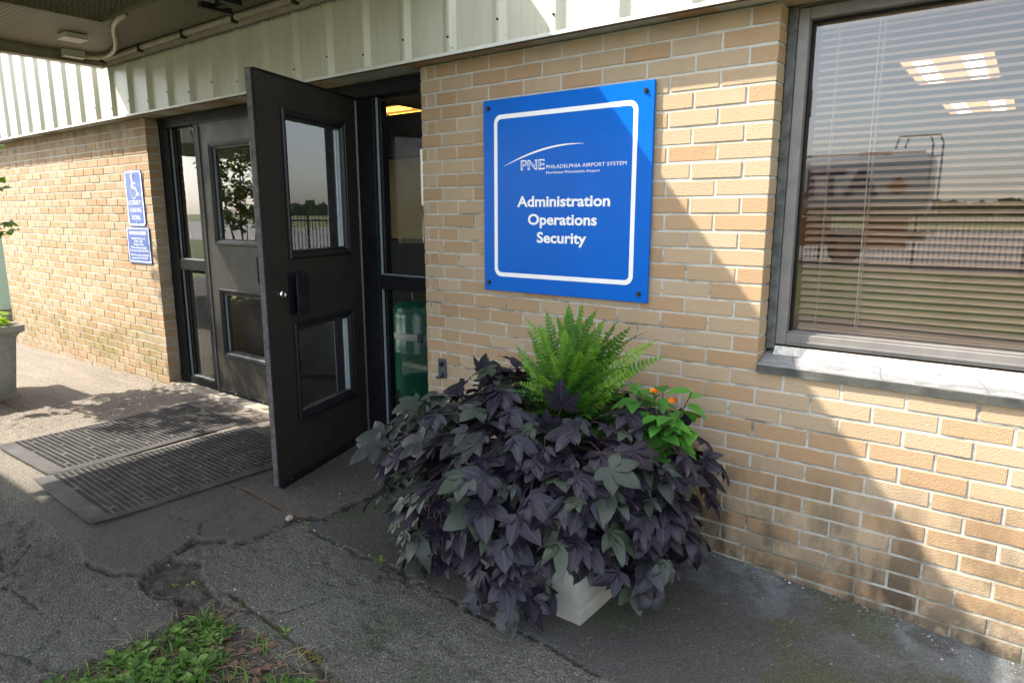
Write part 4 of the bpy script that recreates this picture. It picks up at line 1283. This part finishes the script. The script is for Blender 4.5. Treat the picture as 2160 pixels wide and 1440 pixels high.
# --- dark sweet potato vine spilling over the near planter
sp = thing("sweet_potato_vine", "mass of dark purple lobed leaves spilling over the near planter", "plant", (PC[0], PC[1], .55))
mb = MB(); ms_ = MB()
MC = Vector((1.17, -.52, .40))
cnt = 0; tries = 0
pts_used = []
def rim_r(th):
    return min(.36 / max(abs(math.cos(th)), abs(math.sin(th))), .44) + .165
while cnt < 600 and tries < 12000:
    tries += 1
    th_ = random.uniform(0, 2 * math.pi); s_ = random.random() ** .8
    e = Vector((math.cos(th_), math.sin(th_), 0))
    rs = rim_r(th_) * (1 + .07 * math.sin(3 * th_ + 1) + .06 * math.sin(8 * th_ + 5 * s_) + .05 * math.sin(13 * th_ - 9 * s_))
    rs += .0 * max(0, e.dot(Vector((-.90, -.42, 0)))) ** 2
    if s_ < .45:
        t_ = s_ / .45; rho = rs * (.22 + .74 * t_ ** .8); z_ = .655 - .11 * t_ ** 2 + .09 * max(0, -e.x); up_ = 1 - .5 * t_
    else:
        t_ = (s_ - .45) / .55; rho = rs * (.97 + .07 * math.sin(math.pi * t_) - .14 * t_); z_ = .55 - .46 * t_; up_ = .5 - .45 * t_
    sh = random.choice([1.08, 1.04, 1.0, 1.0, .95, .88, .80, .74])
    if math.sin(5.3 * th_ + 2.2) * math.sin(17 * s_ + 1.5 * th_) > .80 and sh > .9: continue
    p = Vector((MC.x, MC.y, 0)) + e * rho * sh + Vector((0, 0, z_ + random.uniform(-.065, .065) - (1 - sh) * .1))
    if p.y > -.07 or p.z < .07: continue
    if ((p.x - 1.28) / .27) ** 2 + ((p.y + .45) / .19) ** 2 < 1 and p.z > .5: continue
    if Vector((p.x - 1.60, p.y + .34)).length < .13 and p.z > .45: continue
    if abs(p.x - 1.05) < .07 and p.z < .34 and p.y < -.72: continue
    if p.x > 1.40 and p.y < -.70 and p.z < .20 + .25 * abs(p.x - 1.5): continue
    if any((p - q_).length < .045 for q_ in pts_used[-220:]): continue
    pts_used.append(p)
    n = (e * (1 - max(0, up_)) + Vector((0, 0, up_))).normalized()
    ax = Matrix.Rotation(random.gauss(0, 1.0), 3, 'Z') @ e
    ax = (ax + Vector((0, 0, -.12 - .85 * (1 - max(0, up_)) * random.uniform(.0, 1.1)))).normalized()
    nn = (n * .55 + Vector((.14, -.20, .80)) + Vector((random.uniform(-.6, .6), random.uniform(-.6, .6), random.uniform(-.2, .4)))).normalized()
    s = random.choice([random.uniform(.050, .085), random.uniform(.085, .115), random.uniform(.10, .142)])
    green = max(0, min(1, .34 + .30 * random.gauss(0, 1) + .46 * max(0, e.dot(Vector((-.95, -.3, 0)))) - .10 * max(0, e.x)))
    if random.random() < .12: green = random.uniform(.8, 1.0)
    place(mb, random.choice(POTS), p - ax * s * .3, ax, nn, s, green, 2 if s < .07 and random.random() < .01 else 0)
    b0 = p - ax * s * .3
    root = Vector((MC.x, MC.y, .55)) + (p - Vector((MC.x, MC.y, .55))) * .45 + Vector((0, 0, .02))
    mid = (b0 + root) / 2 + e * .03 + Vector((0, 0, .03))
    if cnt % 2 == 0: ms_.tube([root, mid, b0], [.0022, .0020, .0016], 5, 0, .5, False)
    cnt += 1
for k in range(46):
    q = (k + random.random()) / 46 * 4
    side, f = int(q) % 4, (q % 1) * .76 - .38
    ex, ey = ((f, -.37), (.37, f), (-.37, f), (f, -.37))[side]
    px_, py_ = PC[0] + ex, PC[1] + ey
    if py_ > -.09: continue
    e = Vector((ex, ey, 0)).normalized()
    ax = (Matrix.Rotation(random.gauss(0, .8), 3, 'Z') @ e + Vector((0, 0, random.uniform(-.6, .15)))).normalized()
    place(mb, random.choice(POTS), (px_ - ax.x * .03, py_ - ax.y * .03, random.uniform(.50, .58)), ax, (random.uniform(-.3, .4), random.uniform(-.6, .1), .9), random.uniform(.08, .125), max(0, min(1, random.gauss(.35, .3))))
for k in range(16):
    x, y, z = random.uniform(.86, 1.06), random.uniform(-1.0, -.88), random.uniform(.12, .26)
    ax = Vector((random.uniform(-.8, .6), -.5, random.uniform(-.9, -.1))); place(mb, POT, (x, y, z), ax, (random.uniform(-.3, .5), -.5, .8), random.uniform(.07, .10), random.uniform(0, .3))
for k in range(13):
    x, y, z = random.uniform(1.10, 1.42), random.uniform(-1.0, -.90), random.uniform(.10, .26)
    ax = Vector((random.uniform(-.7, .7), -.5, random.uniform(-.9, -.1))); place(mb, random.choice(POTS), (x, y, z), ax, (random.uniform(-.3, .5), -.5, .8), random.uniform(.075, .11), random.uniform(.1, .6))
for k in range(4): ms_.tube([(1.0, -.90, .52), (.97 + .03 * k, -.99, .36), (.92 + .05 * k, -.97, .16)], [.003, .003, .002], 5, 0, .5, False)
# a few uprights and outliers
for (x, y, z, hx, s, g) in ((.83, -.50, .76, 1.2, .10, .55), (.87, -.46, .68, -1.6, .085, .15), (1.33, -.66, .74, 1.4, .115, .45), (1.30, -.70, .67, -1.5, .07, .35), (1.62, -.28, .62, .1, .09, .1), (1.73, -.30, .52, .3, .09, .2), (.66, -.66, .50, 3.0, .08, .8), (.66, -.82, .36, 3.4, .10, .9)):
    ax = Vector((math.cos(hx) * .55, -.25, .55 if z > .6 else -.1)); place(mb, POT, (x, y, z), ax, (.25, -.8, .5), s, g)
    ms_.tube([(x, y, z), (x * .6 + 1.15 * .4, y * .7 - .5 * .3, z - .14), (1.15, -.5, .5)], [.002, .003, .003], 5, 0, .5, False)
fo = mb.build("foliage", [M['potato'], M['lantana'], M['redleaf']], sp, True); fo.location = (-PC[0], -PC[1], -.55)
so = ms_.build("vine_stems", M['stem'], sp, True); so.location = (-PC[0], -PC[1], -.55)

# --- fern
fn = thing("fern", "bright green upright fern growing in the middle of the near planter", "plant", (1.23, -.46, .50))
mb = MB()
FB = Vector((1.23, -.46, .50))
def frond_to(tip, ctrl_lift, width, tone, npair, lateral):
    b = Vector((random.gauss(0, .035), random.gauss(0, .025), 0)); tip = Vector(tip) - FB
    c = b.lerp(tip, .45); c = Vector((b.x + (c.x - b.x) * .40, b.y + (c.y - b.y) * .40, c.z + ctrl_lift))
    pts_ = []
    for i in range(npair + 1):
        u = i / npair; pts_.append(b * (1 - u) ** 2 + c * 2 * u * (1 - u) + tip * u * u)
    lat = Vector(lateral)
    V, F, TN = [], [], []
    st = (pts_[-1] - pts_[0]).length / npair
    for i in range(3, npair):
        t_ = i / npair; p = pts_[i]; d = (pts_[i + 1] - pts_[i - 1]).normalized()
        wl = width * (math.sin(math.pi * min(1, .16 + t_ * .86)) ** .7) * random.uniform(.88, 1.1)
        l2 = (lat - d * lat.dot(d)).normalized(); nn = d.cross(l2)
        for s in (-1, 1):
            wob_ = random.uniform(-.25, .35)
            tip_ = p + (l2 * s * .94 + d * .25 + nn * wob_) * wl
            mid = p + (l2 * s * .5 + d * .10 + nn * (.10 + wob_ * .4)) * wl
            hw = d * st * .44
            q = len(V)
            V += [tuple(p - hw * .7), tuple(p + hw * .7), tuple(mid - hw), tuple(mid + hw), tuple(tip_ - hw * .35), tuple(tip_ + hw * .35)]
            F += [(q, q + 2, q + 3, q + 1), (q + 2, q + 4, q + 5, q + 3)]
            TN += [max(0, min(1, tone + .75 * (t_ - .55) + random.uniform(-.07, .07)))] * 6
    mb.add(V, F, 0, np.array(TN))
    mb.tube(pts_, [.0022 * (1 - .75 * i / len(pts_)) for i in range(len(pts_))], 4, 0, .3, False)
LATV = Vector((.80, .60, 0))
tips = [(1.29, -.48, 1.10), (1.185, -.44, 1.085), (1.20, -.50, 1.045), (1.04, -.48, 1.025), (1.08, -.46, .995), (1.36, -.46, 1.075), (1.43, -.44, 1.04), (1.49, -.45, 1.02), (1.55, -.42, 1.005), (1.60, -.44, .985), (1.52, -.50, .93), (1.44, -.54, .96), (1.30, -.55, .98), (1.13, -.56, .95), (1.09, -.54, .90), (1.25, -.54, 1.0), (1.34, -.40, 1.03), (1.16, -.38, 1.0), (1.57, -.50, .89), (1.38, -.58, .87), (1.03, -.40, .93), (1.22, -.46, .97), (1.40, -.48, .985), (1.27, -.42, 1.04), (1.33, -.52, .93), (.99, -.50, .90), (1.0, -.44, .96), (.94, -.42, .84), (1.63, -.40, .92), (1.60, -.50, .83), (1.05, -.55, .86), (1.10, -.42, 1.05), (1.24, -.50, 1.07), (1.46, -.42, .93), (1.19, -.55, .90), (1.50, -.46, .88), (1.12, -.50, 1.0), (1.35, -.50, 1.0), (1.02, -.52, .82), (1.55, -.48, .80), (1.08, -.60, .78), (1.42, -.60, .80), (1.20, -.62, .84), (1.31, -.62, .80), (1.17, -.44, 1.04), (1.45, -.40, 1.0)]
for tp in tips:
    lat = LATV + Vector((random.uniform(-.8, .8), random.uniform(-.8, .8), random.uniform(-.3, .3)))
    frond_to((tp[0] + random.uniform(-.015, .015), tp[1] + random.uniform(-.03, .03), tp[2]), random.uniform(.05, .15), random.uniform(.036, .050), random.uniform(.25, .72), 34, lat)
for k in range(105):
    a = random.uniform(0, 2 * math.pi); rr_ = random.uniform(.15, .33)
    tp = FB + Vector((math.cos(a) * rr_ * 1.1, math.sin(a) * rr_ * .8, random.uniform(.06, .30)))
    if tp.y > -.06: continue
    lat = Vector((-math.sin(a), math.cos(a), random.uniform(-.3, .3)))
    frond_to(tp, random.uniform(.06, .16), random.uniform(.022, .034), random.uniform(-.1, .42), 24, lat)
mb.build("fronds", M['fern'], fn)

# --- lantana
la = thing("lantana", "small green plant with two orange flower heads at the planter's right side", "plant", (1.60, -.38, .49))
mb = MB(); mst = MB()
for k in range(12):
    a = random.uniform(0, 2 * math.pi); top = Vector((.11 * math.cos(a), .10 * math.sin(a), random.uniform(.14, .31)))
    mst.tube([(0, 0, 0), top * .5 + Vector((0, 0, .03)), top], [.003, .0025, .002], 5)
    for q in range(9):
        f = .35 + .65 * q / 8
        pp = top * f; b = random.uniform(0, 2 * math.pi)
        ax = Vector((math.cos(b), math.sin(b), random.uniform(-.5, .25)))
        place(mb, OV, pp, ax, (0, -.2, 1), random.uniform(.065, .105), random.uniform(.2, .9))
mst.build("stems", M['stem'], la); mb.build("foliage", M['lantana'], la, True)
for (fx, fy, fz) in ((-.035, -.02, .285), (.045, -.03, .265)):
    mb = MB()
    mst2 = MB()
    for k in range(26):
        a = random.uniform(0, 2 * math.pi); e = random.uniform(.0, 1.4)
        dd = Vector((math.cos(a) * math.cos(e), math.sin(a) * math.cos(e), math.sin(e)))
        place(mb, OVW, Vector((fx, fy, fz)) + dd * .011, dd.cross(Vector((.3, .2, .9))), dd, .014, random.uniform(0, 1))
    mb.build("flower_head", M['petal'], la)
    mb = MB(); mb.tube([(fx * .3, fy * .3, .12), (fx, fy, fz)], .0015, 5); mb.build("flower_stalk", M['lantana'], la)

# --- left planter: a young tree and lime foliage
tr = thing("young_tree", "small multi stemmed tree growing from the left planter, leaves showing at the edge", "tree", (LC[0], LC[1], .50))
ml = MB(); mt = MB()
ends = []
for k in range(6):
    a = k * 1.05 + random.uniform(-.3, .3)
    p = Vector((.06 * math.cos(a), .06 * math.sin(a), 0)); d = Vector((.22 * math.cos(a), .22 * math.sin(a), 1)); pts_ = [p.copy()]
    for i in range(8):
        d = (d + Vector((random.uniform(-.12, .12), random.uniform(-.12, .12), .05))).normalized(); p = p + d * .27; p.y = min(p.y, .20 - .24 * (p.x - .31)); p.x = min(p.x, .55); pts_.append(p.copy())
        if i > 1:
            for b in range(3):
                bd = (Vector((random.uniform(-1, 1), random.uniform(-1, 1), random.uniform(.2, .9)))).normalized()
                q0 = p; q1 = p + bd * random.uniform(.15, .32); q2 = q1 + (bd + Vector((random.uniform(-.4, .4), random.uniform(-.4, .4), .1))).normalized() * random.uniform(.12, .28)
                
                if q2.y > .26 - .24 * (q2.x - .31) or q2.x > .8: continue
                mt.tube([q0, q1, q2], [.006, .004, .002], 5); ends.append((q0, q1, q2))
    mt.tube(pts_, [.013 * (1 - .09 * i) for i in range(len(pts_))], 8)
for (q0, q1, q2) in ends:
    for k in range(46):
        f = random.random()
        pp = q0.lerp(q1, f * 2) if f < .5 else q1.lerp(q2, f * 2 - 1)
        if f < .25 and random.random() < .6: continue
        b = random.uniform(0, 2 * math.pi)
        ax = Vector((math.cos(b), math.sin(b), random.uniform(-.6, .4)))
        pp = pp + ax * random.uniform(.0, .05)
        if pp.y > .27 - .24 * (pp.x - .31): continue
        place(ml, OVW, pp, ax, (random.uniform(-.5, .5), random.uniform(-.5, .5), 1), random.uniform(.035, .06), random.random())
# low twigs reaching into the picture
for (z0, n) in ((1.76, 16), (1.44, 18), (1.38, 12), (1.20, 18), (1.12, 16), (.86, 20), (.80, 16)):
    q0 = Vector((.02, .02, z0 - .30)); q1 = Vector((.20, .12, z0 - .05)); q2 = Vector((.42 + random.uniform(-.04, .06), .345 + random.uniform(-.02, .04), z0))
    mt.tube([q0, q1, q2], [.006, .004, .002], 5)
    for k in range(n):
        pp = q1.lerp(q2, random.uniform(.2, 1)); b = random.uniform(0, 6.28)
        ax = Vector((math.cos(b), math.sin(b), random.uniform(-.6, .3)))
        place(ml, OVW, pp, ax, (.3, -.4, 1), random.uniform(.05, .075), random.uniform(.4, 1))
mt.build("trunk", M['bark'], tr, True); ml.build("crown", M['tree'], tr)
lp = thing("lime_plant", "low yellow green leafy plant along the rim of the left planter", "plant", (LC[0], LC[1], .515))
mb = MB()
for k in range(200):
    a = random.uniform(0, 2 * math.pi); r_ = .30 * math.sqrt(random.random())
    pp = Vector((max(-.27, min(.27, 1.2 * r_ * math.cos(a))), max(-.27, min(.27, 1.2 * r_ * math.sin(a))), random.uniform(.02, .13)))
    ax = Vector((math.cos(a), math.sin(a), random.uniform(-.3, .3)))
    place(mb, OVW, pp, ax, (random.uniform(-.4, .4), random.uniform(-.4, .4), 1), random.uniform(.05, .085), random.random())
mb.build("foliage", M['lime'], lp, True)

mb = MB(); k = 0
OCT = [(0, 0, 1), (1, 0, 0), (0, 1, 0), (-1, 0, 0), (0, -1, 0), (0, 0, -1)]; OF = [(0, 1, 2), (0, 2, 3), (0, 3, 4), (0, 4, 1), (5, 2, 1), (5, 3, 2), (5, 4, 3), (5, 1, 4)]
while k < 1500:
    w_ = random.random()
    if w_ < .40: x, y = random.uniform(.9, 2.9), -abs(random.gauss(0, .05)) - .006
    elif w_ < .50: x, y = random.uniform(-5, -3.1), -abs(random.gauss(0, .06)) - .006
    elif w_ < .80:
        pl_ = random.choice([PATCH[4:], CRACK3[:8], CRACK2, RIGHTP, ROUGHL[:6], GRASSR[:8]]); i = random.randrange(len(pl_) - 1); f = random.random()
        x = pl_[i][0] + (pl_[i + 1][0] - pl_[i][0]) * f + random.gauss(0, .025); y = pl_[i][1] + (pl_[i + 1][1] - pl_[i][1]) * f + random.gauss(0, .02)
    else: x, y = random.uniform(-1.5, 2.6), random.uniform(-2.2, -.1)
    if y > -.004: continue
    s = random.uniform(.0012, .0042) * (1.6 if random.random() < .06 else 1)
    v = np.array(OCT) * np.array([s * random.uniform(.7, 1.5), s * random.uniform(.7, 1.5), s * random.uniform(.5, .9)]) + rng.normal(0, s * .15, (6, 3))
    mb.add(v + np.array([x, y, zat(x, y) + s * .3]), OF, 0 if random.random() < .90 else 1, random.random()); k += 1
gv = mb.build("grit", [M['grit'], M['gritpale']]); gv['kind'] = 'stuff'; gv['label'] = "loose grit along the wall base and in the pavement cracks"
mb = MB()
for k in range(70):
    x, y = random.uniform(-1.2, 2.4), random.uniform(-1.7, -.05)
    a = random.uniform(0, 6.28); L = random.uniform(.012, .05); z = zat(x, y) + .003
    if random.random() < .65: mb.tube([(x, y, z), (x + L * .5 * math.cos(a), y + L * .5 * math.sin(a), z + .003), (x + L * math.cos(a + .3), y + L * math.sin(a + .3), z)], .0007, 4, 0, .5, False)
    else: mb.add([(x, y, z), (x + .012 * math.cos(a), y + .012 * math.sin(a), z + .002), (x + .018 * math.cos(a + .5), y + .018 * math.sin(a + .5), z), (x + .010 * math.cos(a + 1.2), y + .010 * math.sin(a + 1.2), z + .001)], [(0, 1, 2, 3)], 1)
lt_ = mb.build("plant_litter", [M['straw'], M['deadleaf']]); lt_['kind'] = 'stuff'; lt_['label'] = "scattered bits of straw and dead leaf on the pavement"

# ================================================================== WEED BED
mb = MB()
def inbed(x, y): return x > .345 and y < -1.53 and y < -1.50 - .02 * math.sin(9 * x)
nb_ = 0
while nb_ < 520:       # grass tufts
    x, y = random.uniform(.33, 1.25), random.uniform(-2.15, -1.52)
    if not inbed(x, y): continue
    dens = .25 + .75 * float(vnoise(np.array([x]), np.array([y]), 5, 14)[0])
    if random.random() > dens * (1.0 if y < -1.62 else .55): nb_ += 1; continue
    nb_ += 1
    z = zat(x, y)
    for k in range(random.randint(3, 7)):
        a = random.uniform(0, 2 * math.pi); L = random.uniform(.025, .085); w = random.uniform(.0012, .0026)
        lean = random.uniform(.2, 1.4)
        d = Vector((math.cos(a), math.sin(a), 0)); s = Vector((-d.y, d.x, 0)) * w
        p0 = Vector((x + random.uniform(-.012, .012), y + random.uniform(-.012, .012), z))
        p1 = p0 + d * L * .25 * lean + Vector((0, 0, L * .6)); p2 = p0 + d * L * .75 * lean + Vector((0, 0, L * (.85 - .25 * lean)))
        mb.add([p0 - s, p0 + s, p1 - s * .9, p1 + s * .9, p2], [(0, 1, 3, 2), (2, 3, 4)], 0, random.random())
for k in range(1500):   # broad leaved weeds in rosettes
    x, y = random.uniform(.36, 1.25), random.uniform(-2.15, -1.54)
    if not inbed(x, y) or float(vnoise(np.array([x]), np.array([y]), 8, 24)[0]) < .44 + .2 * max(0, (y + 1.78) / .2) + .15 * math.sin(23 * x) * math.sin(19 * y): continue
    z = zat(x, y)
    nl = random.randint(3, 6); s = random.choice([random.uniform(.008, .016), random.uniform(.012, .026), random.uniform(.02, .034)]); a0 = random.uniform(0, 6.28); tn = random.random()
    tm = random.choice([OVW, OVW, OV, OVN])
    for q in range(nl):
        a = a0 + q * 6.28 / nl + random.uniform(-.3, .3)
        ax = Vector((math.cos(a), math.sin(a), random.uniform(.1, .9)))
        place(mb, tm, (x, y, z + random.uniform(.004, .03)), ax, (0, 0, 1), s * random.uniform(.8, 1.25), max(0, min(1, tn + random.uniform(-.2, .2))), 1)
for k in range(900):   # straw and dead leaves
    x, y = random.uniform(.30, 1.25), random.uniform(-2.15, -1.49)
    if not (x > .30 and y < -1.49): continue
    z = zat(x, y) + .004; a = random.uniform(0, 6.28); L = random.uniform(.02, .09)
    d = Vector((math.cos(a), math.sin(a), random.uniform(-.05, .25)))
    mb.tube([Vector((x, y, z)), Vector((x, y, z + .006)) + d * L * .5, Vector((x, y, z + .002)) + d * L], [.0009, .0009, .0005], 4, 2, .5, False)
for k in range(260):
    x, y = random.uniform(.36, 1.2), random.uniform(-2.1, -1.52)
    a = random.uniform(0, 6.28)
    place(mb, OVW, (x, y, zat(x, y) + random.uniform(.006, .02)), (math.cos(a), math.sin(a), .15), (random.uniform(-.5, .5), 0, 1), random.uniform(.015, .035), .5, 3)
gw = mb.build("grass", [M['grassblade'], M['weed'], M['straw'], M['deadleaf']]); gw['kind'] = 'stuff'; gw['label'] = "mixed grass, weeds and dead leaves in the bare corner"
# single sprouts in the cracks
def sprout(label, x, y, s, n, tm, flat=.35):
    mb = MB(); z = zat(x, y)
    for q in range(n):
        a = q * 6.28 / n + random.uniform(-.4, .4)
        ax = Vector((math.cos(a), math.sin(a), flat + random.uniform(-.1, .2)))
        place(mb, tm, (ax.x * s * .15, ax.y * s * .15, .008 + .012 * random.random()), ax, (0, 0, 1), s * random.uniform(.75, 1.2), random.uniform(.3, .9))
    mb.tube([(0, 0, -.004), (0, 0, .012)], .0015, 5)
    o = mb.build("weed_sprout", M['weed']); o.location = (x, y, z); tag(o, label, "weed", "weeds sprouting in the pavement cracks"); return o
sprout("three leafed weed on bare dirt above the grass corner", .155, -1.487, .022, 3, OVW)
sprout("pale weed beside the tip of the tarred asphalt tongue", .075, -1.517, .017, 4, OV, .6)
sprout("weed just right of the small pinkish stone", .095, -.905, .016, 5, OVN, .7)
sprout("weed tuft halfway along the mossy diagonal crack", .72, -1.452, .030, 6, OVN, .5)
sprout("weed in the crack left of the near planter", .265, -.925, .016, 5, OVN, .6)
sprout("light green sprig low at the planter's left side", .62, -.93, .03, 7, OVN, 1.0)
mb = MB()
for k in range(80):
    x = .86 + random.gauss(0, .035); y = -1.462 + random.gauss(0, .008)
    mb.lathe([(0, 0), (.005, .002), (.004, .006), (0, .008)], (x, y, zat(x, y) - .001), 6)
mo = mb.build("moss", M['moss'], None, True); mo['kind'] = 'stuff'; mo['label'] = "orange brown moss in the diagonal crack"

# ================================================================== BEYOND: seen past the wall and in the glass
cb = thing("utility_cabinet", "pale green metal cabinet beyond the far left end of the brick wall", "cabinet", (-9.2, .6, -.1))
mb = MB(); mb.box(-.9, .9, -.6, .6, .25, 2.0, 0, .5, .01); mb.build("cabinet_body", M['palegreen'], cb)
mb = MB(); mb.box(-.88, .88, -.58, .58, 0, .2495, 0, .5, .005); mb.build("plinth", M['planterold'], cb)
mb = MB(); mb.box(.45, .5, -.625, -.601, .9, 1.15, 0, .5, .003); mb.build("handle", M['ironblack'], cb)
mb = MB(); mb.box(-.94, .94, -.64, .64, 2.0005, 2.05, 0, .5, .006); mb.build("cabinet_top", M['palegreen'], cb)

fe = thing("picket_fence", "long black iron picket fence across the lawn, mirrored in the glass", "fence", (0, -19.3, -.2))
mb = MB(); mb.box(-30, 30, -.02, .02, 1.36, 1.41); mb.box(-30, 30, -.02, .02, .14, .19); mb.build("rail", M['ironblack'], fe)
mb = MB(); x = -30.0; k = 0
while x < 30:
    mb.box(x - .011, x + .011, -.011, .011, .05, 1.60); x += .125
pk = mb.build("picket", M['ironblack'], fe); pk['kind'] = 'stuff'
mb = MB()
for k in range(25):
    mb = MB(); mb.box(-30 + 2.5 * k - .035, -30 + 2.5 * k + .035, .025, .095, 0, 1.68)
    mb.build("post", M['ironblack'], fe)

tk = thing("fuel_truck", "white tank truck with dark letters parked behind the fence, mirrored in the window", "truck", (-3.4, -22.5, -.2))
mb = MB()
n = 24; V, F = [], []
for x in (-3.4, -3.3, 3.2, 3.32):
    s = .93 if x in (-3.4, 3.32) else 1
    for k in range(n):
        a = 2 * math.pi * k / n
        ca, sa = math.cos(a), math.sin(a)
        V.append((x, 1.15 * s * math.copysign(abs(ca) ** .6, ca), 2.55 + .92 * s * math.copysign(abs(sa) ** .7, sa)))
for i in range(3):
    for k in range(n): F.append((i * n + k, i * n + (k + 1) % n, (i + 1) * n + (k + 1) % n, (i + 1) * n + k))
F += [tuple(range(n))[::-1], tuple(3 * n + k for k in range(n))]
mb.add(V, F); mb.build("tank", M['tankwhite'], tk, True)
mb = MB(); mb.box(-3.3, 3.2, 1.06, 1.10, 3.42, 3.5); mb.box(1.4, 2.3, 1.105, 1.12, 3.41, 3.51, 1); mb.build("roof_rail", [M['steel'], M['redpaint']], tk)
mb = MB(); mb.box(-5.2, 3.3, -.5, .5, .75, 1.05); mb.build("chassis", M['ironblack'], tk)
mb = MB(); mb.box(-5.6, -3.6, -1.15, 1.15, .6, 2.6, 0, .5, .12); cabp = mb.build("cab", M['tankwhite'], tk)
mb = MB(); mb.box(-5.2, -4.3, 1.151, 1.16, 1.6, 2.35); mb.build("cab_window", M['black'], cabp)
mb = MB(); mb.box(-1.6, .6, .55, 1.12, .55, 1.5, 0, .5, .03); mb.box(1.7, 2.9, .55, 1.12, .5, 1.5, 0, .5, .03); mb.build("side_locker", M['truckorange'], tk)
for wx in (-4.6, -2.4, 1.15):
    mb = MB(); mb.tube([(wx, .75, .5), (wx, 1.10, .5)], .5, 24); wh = mb.build("wheel", M['tyre'], tk)
    mb = MB(); mb.tube([(wx, 1.101, .5), (wx, 1.13, .5)], .27, 20); mb.build("rim", M['truckorange'], wh)
mb = MB()
for lx in (3.36, 3.62):
    mb.tube([(lx, 1.0, .9), (lx, 1.0, 3.7), (lx - .1, 1.0, 3.95), (lx - .9, 1.0, 3.95), (lx - 1.0, 1.0, 3.6)], .03, 8)
for k in range(8): mb.box(3.38, 3.60, .985, 1.015, 1.0 + .33 * k, 1.03 + .33 * k)
mb.build("ladder", M['steel'], tk)
mb = MB(); mb.add([(2.55, 1.165, 2.15), (2.85, 1.165, 2.45), (2.55, 1.165, 2.75), (2.25, 1.165, 2.45)], [(0, 1, 2, 3)]); mb.build("placard", M['truckorange'], tk)
lt = text("ATL", 2.6, .9, 0, 0, 0, M['navy'], tk, "tank_lettering", .03); lt.rotation_euler = (0, 0, math.pi); lt.location = (.75, 1.17, 2.15)

# far trees
mb = MB()
V, F, TN = [], [], []
rg = np.random.default_rng(5)
nC = 420
for k in range(nC):
    cx = rg.uniform(-900, 900); cy = -520 - rg.uniform(0, 60); h = rg.uniform(4.5, 9); r_ = rg.uniform(7, 13)
    m = 26
    for q in range(m):
        d = rg.normal(size=3); d /= np.linalg.norm(d)
        p = np.array([cx, cy, h * .55]) + d * np.array([r_, r_, h * .5]) * rg.uniform(.5, 1)
        a = rg.normal(size=3); a /= np.linalg.norm(a); b = np.cross(a, rg.normal(size=3)); b /= np.linalg.norm(b)
        s = rg.uniform(2.0, 3.6)
        i0 = len(V); V += [p - a * s - b * s, p + a * s - b * s, p + a * s + b * s, p - a * s + b * s]; F.append((i0, i0 + 1, i0 + 2, i0 + 3)); TN += [rg.random()] * 4
mb.add(V, F, 0, np.array(TN)); wd = mb.build("far_woods", M['forest']); wd['kind'] = 'stuff'; wd['label'] = "far line of dark trees across the airfield"
